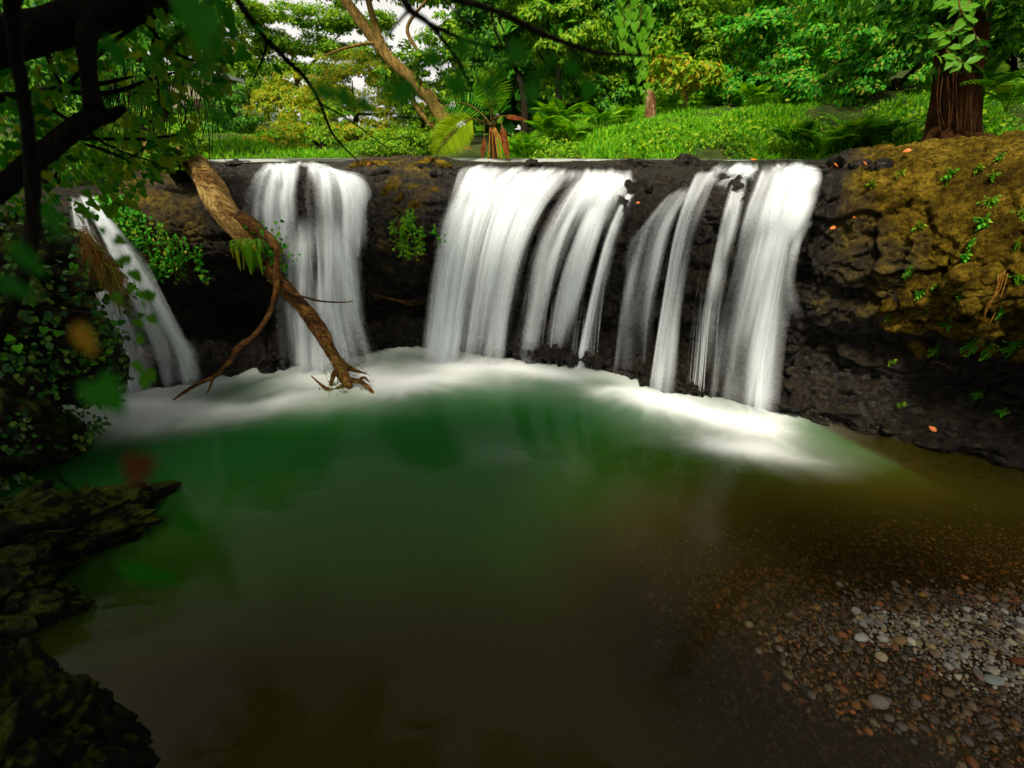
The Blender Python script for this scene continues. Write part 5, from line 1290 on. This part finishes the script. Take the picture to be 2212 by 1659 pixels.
def hanging(x, y, L, n, lab, grp, mat=None, size=.06, wig=.12, seed=0):
    p, nn = on_cliff(x, y)
    r = thing('hanging_creeper', p, lab, 'creeper', grp)
    nst = max(2, n // 22)
    for s in range(nst):
        st_ = np.array([rng.uniform(-.18, .18), -.06, rng.uniform(-.05, .08)])
        q = resample(np.array([st_, st_ + np.array([rng.uniform(-wig, wig), -.10, -L * .4]), st_ + np.array([rng.uniform(-wig, wig) * 1.6, -.12, -L * rng.uniform(.6, 1.05)])]), 24)
        B = Bag(); B.add(*tube(q, .004, 4)); k = n // nst
        i = rng.integers(0, 24, k); P = q[i] + rng.normal(size=(k, 3)) * .03
        B.add(*leaves(P, rdir(k) * .8 + np.array([0, -.3, -.5]), rdir(k) * .4 + np.array([0, -1, .6]), size * rng.uniform(.6, 1.3, k), 'oval', 1.6))
        obj('strand', B.mesh('strand', mat or ML_VINE, None, False), r)
hanging(275,430,.5,150,'leafy creeper at the top of the rock right of the slanting fall', gl_, size=.07)
hanging(300,460,.75,160,'long creeper hanging beside the slanting fall', gl_)
hanging(345,480,.8,150,'creeper hanging in the middle of the dark left rock', gl_)
hanging(365,560,.35,110,'bunch of bright leaves low on the dark left rock', gl_, size=.09)
hanging(395,500,.6,90,'thin creeper between the leaf bunch and the log', gl_)
hanging(430,520,.7,80,'creeper with a long bare tip nearest the log', gl_)
hanging(255,415,.3,200,'mat of leaves on the rim above the slanting fall', gl_, size=.08)
hanging(890,455,.55,170,'bright creeper on the mossy rock between the two broad falls', None, ML_FERN, .065)
hanging(900,520,.35,130,'moss-green fringe under the mossy rock between the two broad falls', None, ML_FERN, .05)
hanging(930,480,.3,70,'tuft at the left edge of the wide curtain', None, ML_VINE, .05)
# red-brown hanging roots on the right cliff
p, nn = on_cliff(2150, 580); r = thing('hanging_roots', p, 'thin orange roots trailing down the right side of the brown cliff', 'roots')
for k in range(4):
    q = [on_cliff(2150 - j * 14 + k * 5 - 8, 580 + j * 45)[0] + np.array([0, -.06, 0]) - p for j in range(5)]
    V, F = tube(np.array(q), .006, 5, 26, .2, k); obj('root', mesh('root', V, F, MB_STALK), r)
# drift twigs under the overhang and behind the falls
for x, y, dx, dy, lab in [(1990,752,55,12,'bundle of drift twigs stuck under the right overhang, upper twig'), (1985,765,45,18,'lower drift twig stuck under the right overhang'), (2000,745,70,10,'longest drift twig stuck under the right overhang')]:
    a, nn = on_cliff(x, y); a = a + np.array([0, -.15, 0]); m = pxm(x, y, a[1])
    V, F = tube([a * 0, np.array([dx * .5 * m, -.03, -dy * .2 * m]), np.array([dx * m, -.05, -dy * m])], [.010, .008, .004], 5, 10, .2)
    obj('drift_twig', mesh('drift_twig', V, F, MB_LOG), None, lab, 'twig', 'twigs under the overhang', loc=tuple(a))
for x, y, dx, dy, lab in [(802,634,110,28,'thin stick lodged behind the falls between the two broad curtains'), (860,650,52,16,'short stick crossing the longer one between the two broad curtains')]:
    a = at(x, y, 8.6); m = pxm(x, y, 8.6)
    V, F = tube([a * 0, np.array([dx * .5 * m, .02, -dy * .55 * m]), np.array([dx * m, .3, -dy * m])], [.010, .009, .005], 5, 12, .2)
    obj('stick', mesh('stick', V, F, MB_LOG), None, lab, 'stick', loc=tuple(a))
# fallen orange leaves
t = NT('orange_leaf'); M_OL = t.done(t.bsdf(t.ramp(t.noise(t.obco(), 9, 3), [(.35, (.35,.06,.004)), (.65, (.6,.17,.008))]), .5, .3))
ol_me = mesh('fallen_leaf', OV[0] - np.array([0, .5, 0]), [OV[1], OV[2]], M_OL, smooth=False)
go = 'orange leaves fallen on the rocks'
for x, y, s, lab in [(1805,357,.09,'orange fallen leaf at the right end of the lip'), (1855,358,.10,'orange fallen leaf on the rim of the brown cliff'), (1945,327,.10,'orange fallen leaf on the ground left of the red trunk'), (1790,364,.12,'red-orange leaf beside the water at the right lip'), (1790,487,.08,'orange leaf stuck on the cliff right of the right fall'), (1835,470,.08,'small yellow leaf stuck high on the brown cliff'),
                     (2000,923,.11,'orange leaf with a stalk on the wet shelf at lower right'), (1375,432,.07,'orange leaf on the black rock beside the thin strand'), (835,343,.12,'orange leaf on the rock rim between the two broad falls'), (800,350,.10,'small orange leaf on the rim right of the stepped fall'), (1620,340,.12,'orange leaf on the far bank above the slim column')]:
    p, nn = on_cliff(x, y)
    o = leaf_obj(ol_me, None, p + nn * .05 + np.array([0, -.02, .02]), rdir(1)[0] * np.array([1, .4, .3]), nn + np.array([0, -.4, .5]), s, 1.5, 'fallen_leaf')
    o['label'] = lab; o['category'] = 'leaf'; o['group'] = go
# small hut half hidden at the upper left
hb = at(520, 300, 21)
hut = thing('hut', hb, 'small pale concrete hut with a white roof edge half hidden at upper left', 'hut')
def boxm(name, c, s, mat):
    V = np.array([[x, y, z] for x in (-1, 1) for y in (-1, 1) for z in (-1, 1)], float) * np.array(s) / 2 + np.array(c)
    return mesh(name, V, np.array([[0,1,3,2],[4,6,7,5],[0,4,5,1],[2,3,7,6],[0,2,6,4],[1,5,7,3]]), mat, smooth=False)
M_CONC = mat_plain('old_concrete', [(.3, (.10,.10,.05)), (.7, (.26,.25,.15))], .9, 2)
obj('wall', boxm('wall', (-1.0, 0, .9), (1.9, 1.6, 2.2), M_CONC), hut)
obj('roof', boxm('roof', (-1.0, 0, 2.07), (2.3, 2.0, .12), mat_plain('white_roof', [(.3, (.5,.5,.5)), (.7, (.7,.7,.7))], .7, 2)), hut)
obj('door', boxm('door', (-.9, -.82, .55), (.7, .04, 1.5), mat_plain('dark_door', [(.3, (.03,.02,.01)), (.7, (.06,.04,.02))])), hut)

# ---------------------------------------------------------------- the gravel spit
MP_A, MP_O = mat_pebble('pebbles_mixed', 'attr'), mat_pebble('pebble_single', 'obj')
PAL_DRY = np.array([(.34,.32,.27), (.26,.245,.21), (.38,.34,.26), (.20,.19,.18), (.28,.20,.13), (.20,.12,.045), (.18,.175,.175), (.31,.25,.185), (.24,.185,.06), (.12,.06,.028), (.10,.085,.07)])
PAL_WET = np.array([(.06,.03,.014), (.10,.045,.016), (.15,.06,.018), (.05,.04,.03), (.16,.075,.016), (.035,.03,.027), (.09,.075,.035), (.13,.10,.055), (.22,.07,.016), (.12,.095,.08), (.07,.065,.06), (.045,.025,.015), (.085,.05,.025)])
dryc = np.array([on(2130, 1420)[:2], on(2300, 1480)[:2]])
def dryness(X, Y):
    a, b = on(1900, 1375)[:2], on(2330, 1470)[:2]
    Q = np.stack([X, Y], -1); e = b - a; t_ = np.clip(((Q - a) @ e) / (e @ e), 0, 1)
    d = np.linalg.norm(Q - a - t_[..., None] * e, axis=-1)
    return 1 - sstep(.14, .62, d / (.45 + .9 * t_))
def scatter(n, rmin, rmax, lo, hi, power=2.2):
    bx = (1.2, 7.0); by = (.6, 4.6)
    X, Y = rng.uniform(*bx, n), rng.uniform(*by, n)
    sd = poly_sd(np.stack([X, Y], -1), SPIT)
    k = (sd > lo) & (sd < hi) & (rng.uniform(0, 1, n) < np.where(sd > 0, 1, np.exp(sd / .45)))
    # keep to what the picture can show and a little beyond
    rel = np.stack([X, Y, 0 * X - HC], 1); zc = rel[:, 1] * CP - rel[:, 2] * SP
    u = CX + FPX * rel[:, 0] / zc; v = CY - FPX * (rel[:, 1] * SP + rel[:, 2] * CP) / zc
    k &= (u < 2420) & (v < 1800)
    X, Y, sd = X[k], Y[k], sd[k]
    r = rmin + (rmax - rmin) * rng.uniform(0, 1, len(X)) ** power
    return X, Y, sd, r
def pcolor(X, Y, sd, n):
    w = dryness(X, Y); dryp = rng.uniform(0, 1, n) < np.clip(w * 1.15, 0, 1)
    c = np.where(dryp[:, None], PAL_DRY[rng.integers(0, len(PAL_DRY), n)], PAL_WET[rng.integers(0, len(PAL_WET), n)])
    c = np.where(dryp[:, None], c * 1.15, c)
    base = np.where(dryp[:, None], np.array([[.24,.21,.155]]), np.array([[.075,.05,.022]]))
    c = c * .68 + base * .32
    return c * rng.uniform(.7, 1.15, (n, 1)), np.where(dryp, 0.0, 1.0)
def pebbles_joined(n, rmin, rmax, lo, hi, sub):
    X, Y, sd, r = scatter(n, rmin, rmax, lo, hi)
    n = len(X); V0, F0 = ICO[sub]; nv = len(V0)
    c, wet = pcolor(X, Y, sd, n)
    ax = rng.uniform(.65, 1.35, (n, 3)) * np.array([1.1, 1.0, .62])
    th = rng.uniform(0, 6.28, n); tl = rng.normal(0, .3, n)
    sh = 1 + .16 * rng.normal(size=(12, nv))        # a dozen uneven outlines
    L = V0[None] * sh[rng.integers(0, 12, n)][:, :, None] * ax[:, None] * r[:, None, None]
    L = np.stack([L[..., 0], L[..., 1], L[..., 2] + tl[:, None] * L[..., 0]], -1)
    x = L[..., 0] * np.cos(th)[:, None] - L[..., 1] * np.sin(th)[:, None]; y = L[..., 0] * np.sin(th)[:, None] + L[..., 1] * np.cos(th)[:, None]
    z = bed_z(X, Y) + r * rng.uniform(-.05, .55, n)
    V = np.stack([x + X[:, None], y + Y[:, None], L[..., 2] + z[:, None]], -1).reshape(-1, 3)
    F = (F0[None] + (np.arange(n) * nv)[:, None, None]).reshape(-1, 3)
    return V, F, np.repeat(c, nv, 0), np.repeat(wet, nv)
V1, F1, C1, W1 = pebbles_joined(40000, .007, .017, -1.2, 9, 1)
V2, F2, C2, W2 = pebbles_joined(11000, .014, .025, -1.6, 9, 1)
obj('gravel', mesh('gravel', np.concatenate([V1, V2]), np.concatenate([F1, F2 + len(V1)]), MP_A, {'col': np.concatenate([C1, C2]), 'wet': np.concatenate([W1, W2])}), None, 'mixed fine gravel of the spit at lower right and in the shallows around it', 'gravel', kind='stuff')
PM = []
for k in range(8):
    V0, F0 = ICO[2]
    d = .18 * fbm(V0 * 1.1 + k * 7, 2, k)
    PM.append(mesh('pebble', V0 * (1 + d)[:, None] * np.array([1.15, 1.0, .66]) * rng.uniform(.85, 1.2, 3), F0, MP_O))
def colour_word(c, wet):
    r_, g_, b_ = c; v = max(c); sat = (v - min(c)) / v
    if sat > .75: return 'rust-orange' if r_ > .12 else 'dark brown'
    if sat > .45: return 'ochre' if v > .2 else ('brown' if v > .07 else 'dark brown')
    return 'cream' if v > .28 else ('pale grey' if v > .2 else ('grey' if v > .1 else 'charcoal'))
def zone_word(x, y, sd_):
    q = np.array([x, y, 0.1 - HC]); zc = q[1] * CP - q[2] * SP
    u = CX + FPX * q[0] / zc; v = CY - FPX * (q[1] * SP + q[2] * CP) / zc
    if sd_ < -.03: return 'under water ' + ('above the spit' if v < 1330 else ('left of the tip of the spit' if v < 1460 else 'below the spit'))
    if u < 1790: return 'at the left tip of the gravel spit'
    if v < 1345: return 'along the upper waterline of the gravel spit'
    if v > 1540: return 'on the lower part of the gravel spit'
    return 'at the right side of the gravel spit' if u > 2060 else 'in the middle of the gravel spit'
X, Y, sd, r = scatter(3200, .019, .036, -.5, 9, 2.2)
# spread them: drop those that would overlap
kept = []
for i in np.argsort(-r):
    if all((X[i] - X[j]) ** 2 + (Y[i] - Y[j]) ** 2 > ((r[i] + r[j]) * 1.15) ** 2 for j in kept): kept.append(i)
    if len(kept) >= 280: break
for i in kept:
    c, wet = pcolor(X[i:i + 1], Y[i:i + 1], sd[i:i + 1], 1); c = c[0]
    lab = ('large ' if r[i] > .028 else ('small ' if r[i] < .023 else 'mid-sized ')) + colour_word(c, wet[0]) + ' pebble ' + zone_word(X[i], Y[i], sd[i])
    o = obj('pebble', PM[i % 8], None, lab, 'pebble', lab.replace('pebble', 'pebbles'))
    z = bed_z(X[i:i + 1], Y[i:i + 1])[0]
    o.location = (X[i], Y[i], z + r[i] * .35); o.scale = (r[i],) * 3; o.rotation_euler = (rng.uniform(-.3, .3), rng.uniform(-.3, .3), rng.uniform(0, 6.28))
    o.color = (*c, float(wet[0]))
for x, y, rx, sq, c, lab in [(1895,1520,.066,(1.2,.9,.8),(.19,.15,.12),'largest stone of the spit, blunt grey-brown, at its lower waterline'), (1848,1522,.036,(1,1,1),(.17,.08,.02),'rough orange stone left of the largest stone of the spit'), (1858,1382,.05,(1.5,.9,.6),(.36,.34,.29),'long white oval pebble near the tip of the dry gravel'), (1905,1386,.04,(1.2,1,.7),(.38,.36,.30),'white angular pebble right of the long white oval one'),
                            (1940,1392,.048,(1.6,.9,.7),(.22,.14,.05),'long ochre pebble beside the two white ones'), (2140,1478,.054,(1.7,.9,.4),(.24,.26,.23),'flat grey-green pebble on the pale gravel'), (2195,1440,.05,(1.7,.8,.7),(.14,.045,.02),'long red-brown stone at the right edge of the pale gravel'), (2000,1276,.038,(1.4,.9,.7),(.22,.12,.025),'golden stone standing alone in the water above the spit'),
                            (2120,1365,.045,(1.3,.9,.8),(.06,.045,.03),'dark brown stone on the upper right of the spit'), (1900,1425,.045,(1.2,1,.8),(.34,.27,.16),'cream striped pebble below the ochre one')]:
    p = on(x, y, .08 if y < 1500 else .02)
    V0, F0 = ICO[3]; d = .13 * fbm(V0 * 1.2 + x, 3, int(x) % 97)
    o = obj('pebble', mesh('pebble', V0 * (1 + d)[:, None] * rx * np.array(sq), F0, MP_O), None, lab, 'pebble')
    o.location = (p[0], p[1], bed_z(p[0:1], p[1:2])[0] + rx * sq[2] * .45); o.color = (*(.8 * np.array(c)), .35); o.scale = (.82,) * 3; o.rotation_euler = (0, 0, rng.uniform(-.4, .4))

# ---------------------------------------------------------------- the tree that overhangs the camera
shb = np.array([-5.2, -1.2, 0.6])
sh = thing('overhanging_tree', shb, 'dark tree at the left whose limbs and leaves hang across the upper left', 'tree')
def limb(name, pts, rad, sides=12, n=50, rough=.15, par=None, px=True, mat=None):
    P = np.array([at(*q) for q in pts]) if px else np.array(pts, float)
    V, F = tube(P, rad, sides, n, rough, len(pts) + int(abs(P[0, 0]) * 10), 8)
    return obj(name, mesh(name, V - shb, F, mat or MB_BLACK, {'bark': BARK}), par or sh)
limb('trunk', [shb - np.array([0, 0, .6]), (-5.0, -.8, 2.0), (-4.7, 0, 3.2), (-4.2, .9, 4.1), at(-160, 130, 2.3)], [.45, .36, .28, .2, .14], 16, 50, px=False)
l1 = limb('limb', [(-170,130,2.3),(-20,95,2.5),(110,60,2.6),(240,25,2.75),(340,0,2.9),(460,-60,3.1),(640,-160,3.3)], [.11,.088,.080,.074,.062,.045,.025], 14, 60, .25)
limb('limb', [(205,40,2.65),(188,70,2.6),(188,130,2.55),(196,190,2.5),(205,238,2.45)], [.045,.04,.034,.034,.042], 12, 40)
limb('limb', [(268,232,2.5),(235,248,2.5),(200,255,2.45),(150,288,2.4),(95,330,2.3),(40,378,2.2),(-30,430,2.1),(-120,500,2.0)], [.014,.03,.042,.04,.04,.042,.046,.05], 12, 50, .25)
limb('vine_stem', [(25,-30,1.6),(30,60,1.6),(42,160,1.6),(60,280,1.6),(70,400,1.6),(68,510,1.55),(45,610,1.5),(0,720,1.45),(-60,800,1.4)], [.02,.018,.016,.017,.019,.019,.018,.018,.02], 9, 60, .25)
TW = [([(-40,212,3.2),(60,205,3.2),(140,190,3.2),(210,182,3.2),(290,165,3.3)], [.028,.024,.018,.014,.006]), ([(140,190,3.2),(190,203,3.2),(260,195,3.3),(330,170,3.3),(380,155,3.4)], [.016,.016,.013,.010,.005]), ([(100,110,2.8),(115,150,2.9),(135,185,3.1)], [.012,.010,.010]),
      ([(140,190,3.2),(180,150,3.1),(240,95,3.0),(300,45,3.0),(310,20,3.0)], [.012,.011,.010,.012,.016]), ([(310,40,3.0),(345,85,3.0),(390,120,3.1),(450,140,3.2)], [.014,.012,.009,.005]), ([(150,300,3.0),(230,300,3.1),(320,300,3.2),(400,290,3.3),(435,305,3.3)], [.010,.010,.009,.007,.004]), ([(180,310,3.0),(240,330,3.0),(290,355,3.0)], [.010,.008,.004]), ([(330,300,3.2),(300,330,3.1),(270,345,3.1)], [.007,.005,.003]),
      ([(100,230,3.2),(150,260,3.3),(210,300,3.4),(270,330,3.5),(330,350,3.6),(380,380,3.6)], [.012,.010,.009,.008,.006,.003]), ([(330,60,3.1),(332,110,3.1),(340,160,3.2),(345,230,3.2)], [.012,.009,.006,.003])]
for p, r_ in TW: limb('twig', p, r_, 7, 34, .2)
# hanging rootlets
B = Bag()
for k in range(110):
    x, y = rng.uniform(230, 480), rng.uniform(120, 230); Y = rng.uniform(4.5, 6.5); L = rng.uniform(60, 150)
    B.add(*tube(A((x, y, Y), (x + rng.uniform(-12, 12), y + L * .5, Y), (x + rng.uniform(-22, 22), y + L, Y)), [.006, .005, .003], 3, 8))
obj('rootlets', B.mesh('rootlets', MB_BLACK, shb), sh, kind='stuff')
# unseen overhead crown, clusters added to shade pool and falls, and the leaves that hang into view at the upper left
B = Bag()
def put_leaves(P, out, size, kind='mid', wid=1.5, dr=.5):
    n = len(P); B.add(*leaves(P, rdir(n) * .8 + np.array([0, 0, -dr]), out + rdir(n) * .6 + np.array([0, -.1, .7]), size * rng.uniform(.6, 1.25, n), kind, wid))
for c, r_, n_, s in [((-3.6, -2.2, 6.6), (4.6, 3.4, 1.2), 7000, .30), ((-6.2, 1.6, 6.0), (2.6, 2.6, 1.3), 4200, .24), ((1.2, -2.6, 6.8), (3.6, 2.8, 1.0), 4600, .30), ((-1.0, 1.2, 6.9), (3.8, 1.4, .7), 3000, .26), ((-4.2, 4.2, 7.6), (3.6, 2.2, .9), 2600, .26), ((.8, 3.8, 7.8), (3.0, 1.8, .8), 1300, .26), ((5.2, -2.4, 6.8), (2.8, 2.6, 1.0), 2400, .28), ((5.6, .6, 7.4), (2.4, 1.4, .8), 800, .26)]:
    P, out = crown_pts(c, r_, 50, n_, .3, .3); put_leaves(P, out, s)
obj('crown', B.mesh('crown', ML_SHADE, shb, False), sh)
B = Bag(); n = 3600
u, v, Y = rng.uniform(-30, 500, n), rng.uniform(-30, 470, n), rng.uniform(2.6, 5.2, n)
q = fbm(np.stack([u * .012, v * .012, Y * .5], 1), 3, 19)
k = (q > .02) & (v < 470 - np.clip(u - 250, 0, 999) * .95) & (v > -40)
P = np.array([at(a, b, c) for a, b, c in zip(u[k], v[k], Y[k])]); put_leaves(P, rdir(len(P)), .058, 'heart', 1.0, .9)
obj('hanging_foliage', B.mesh('hanging_foliage', ML_SHADE, shb, False), sh, kind='stuff')
shade_heart = mesh('leaf', HV[0], [HV[1]], ML_SHADE, smooth=False)
shade_oval = mesh('leaf', OV[0], [OV[1], OV[2]], ML_SHADE, smooth=False)
def near_leaf(x, y, Y, spx, par=None, me=None, ang=None, org=None):
    s = spx * pxm(x, y, Y); a = rng.uniform(-2.6, -.5) if ang is None else ang
    p = at(x, y, Y)
    ax = np.array([math.cos(a), rng.uniform(-.2, .2), math.sin(a)])
    return leaf_obj(me or shade_heart, par or sh, p - ax * s * .5 - (shb if par is None else org), ax, np.array([rng.uniform(-.3, .3), -1, .5]), s)
for x, y in [(205,335),(228,350),(180,345),(240,372),(258,392),(215,398),(190,420),(236,408),(265,410),(180,455),(200,440),(280,440),(330,302),(352,316),(392,305),(296,265),(320,252),(345,270),(372,262),(412,300),(215,290),(160,365),(140,400),(290,310),(310,420),(250,330),(170,380),(225,430),(300,360),(355,345),(260,300),(345,385),(205,365)]:
    near_leaf(x, y, rng.uniform(2.6, 3.4), rng.uniform(17, 27))
# thin wind-blown runner of small leaves in front of the slanting fall
for x, y in [(200,468),(222,500),(262,520),(275,562),(295,598),(262,568),(328,640),(310,660),(282,626),(300,700),(330,690),(300,735),(318,640),(255,645),(300,795),(325,812),(310,830)]:
    near_leaf(x, y, .95, rng.uniform(18, 34))

# ---------------------------------------------------------------- bare twigs reaching across the top, close to the camera
def twig(label, main, rad, sides_=(), lv=(), mat=None):
    b = at(*main[0]); r = thing('overhanging_twig', b, label, 'twig', 'twigs hanging across the top of the view')
    V, F = tube(np.array(A(*main)), rad, 7, 50, .25, 3); st_o = obj('stem', mesh('stem', V - b, F, MB_BLACK), r)
    for p, rd in sides_:
        V, F = tube(np.array(A(*p)), rd, 6, 24, .25, 5); obj('side_twig', mesh('side_twig', V - b, F, MB_BLACK), r)
    for x, y, Y, s in lv: near_leaf(x, y, Y, s, st_o, leaf_near[int(x) % 3], None, b)
ML_NEAR = leaf_mat('near_leaf', [(.006,.07,.004), (.012,.11,.005), (.03,.13,.006)], .55, .5, .1, 1.6)
leaf_near = [mesh('leaf', OV[0], [OV[1], OV[2]], ML_NEAR, smooth=False), mesh('leaf', HV[0], [HV[1]], ML_NEAR, smooth=False), mesh('leaf', OV[0], [OV[1], OV[2]], ML_SHADE, smooth=False)]
twig('long dark twig slanting from the top edge down to the rim left of centre', [(500,-20,2.2),(540,40,2.2),(578,88,2.25),(620,130,2.3),(662,172,2.35),(692,225,2.4),(716,285,2.5),(745,320,2.55),(778,352,2.6)], [.012,.011,.010,.009,.008,.007,.006,.005,.003],
     [([(578,88,2.25),(568,125,2.25),(548,172,2.25)], [.006,.005,.002]), ([(692,225,2.4),(740,250,2.4),(790,285,2.45),(850,330,2.5)], [.005,.004,.004,.002]), ([(716,285,2.5),(690,300,2.5)], [.003,.001])],
     [(545,150,2.2,30), (520,120,2.2,40), (500,60,2.1,45), (555,60,2.2,36), (600,150,2.2,30), (480,20,2.1,50)])
twig('blurred dark twig dropping from the top centre toward the yellow-green tree', [(860,-20,1.3),(885,20,1.3),(925,50,1.3),(960,90,1.35),(1000,150,1.4),(1020,195,1.45)], [.009,.009,.007,.005,.004,.002],
     [([(925,50,1.3),(990,80,1.3),(1060,100,1.35),(1120,110,1.35)], [.006,.005,.004,.002]), ([(885,20,1.3),(850,60,1.3),(810,120,1.35)], [.004,.003,.001])],
     [(700,200,.48,45), (745,215,.48,50), (790,230,.48,45), (830,190,.48,60), (860,225,.45,50), (900,150,.48,60), (880,205,.48,55), (940,130,.48,50), (985,190,.48,60), (930,215,.45,45), (870,255,.48,40)])
twig('dark twig sweeping from the top centre right across the green wall', [(930,-20,1.5),(1010,5,1.5),(1090,30,1.5),(1160,68,1.5),(1230,95,1.55),(1300,115,1.6),(1400,120,1.65),(1480,128,1.7)], [.008,.008,.008,.008,.006,.005,.003,.002],
     [([(1060,20,1.5),(1075,80,1.5),(1110,140,1.5),(1145,190,1.55)], [.005,.005,.004,.002]), ([(1230,95,1.55),(1250,130,1.55),(1270,160,1.55)], [.004,.003,.001]), ([(950,-10,1.5),(1000,40,1.5),(1040,70,1.5)], [.004,.003,.001])],
     [(1050,110,.48,60), (1085,150,.48,50), (1120,120,.48,60), (1160,170,.48,50), (1185,140,.48,60), (1215,190,.5,50), (1240,150,.5,45), (1150,205,.48,45), (1000,110,.48,50), (1270,200,1.0,40), (1060,190,.48,45)])
twig('drooping near twig with big soft leaves at the top left', [(300,-60,.9),(360,-10,.85),(420,40,.8),(460,100,.8),(480,180,.8)], [.007,.006,.005,.004,.002], [([(420,40,.8),(380,90,.8),(340,130,.8)], [.004,.003,.002])],
     [(430,60,.5,110), (470,110,.5,80), (400,25,.55,80), (470,250,.42,80), (255,120,.55,80), (335,125,.6,60), (440,150,.5,70)])
twig('near sprig with blurred round leaves over the lower left water', [(-20,900,.62),(60,960,.6),(160,1060,.6),(260,1120,.6),(330,1160,.6)], [.003,.003,.0025,.002,.001], [([(160,1060,.6),(200,1180,.6),(260,1250,.6)], [.002,.0015,.001])],
     [(408,1130,.27,95), (330,1240,.24,150), (235,860,.30,95), (120,480,.34,110), (60,560,.34,100), (30,620,.36,90)])
M_BRL = leaf_mat('brown_near_leaf', [(.05,.014,.002), (.07,.022,.003)], .5, .6, .1)
near_leaf(300, 1010, .26, 120, None, mesh('leaf', OV[0] * np.array([1.6, 1, 1]), [OV[1], OV[2]], M_BRL, smooth=False), .5)['label'] = 'brown withered leaf, blurred, over the left water'
near_leaf(185, 735, .34, 85, None, mesh('leaf', OV[0] * np.array([1.4, 1, 1]), [OV[1], OV[2]], leaf_mat('ochre_near_leaf', [(.20,.11,.008), (.25,.14,.01)], .5, .6, .1), smooth=False), -1.4)['label'] = 'ochre withered leaf, blurred, over the left bank'
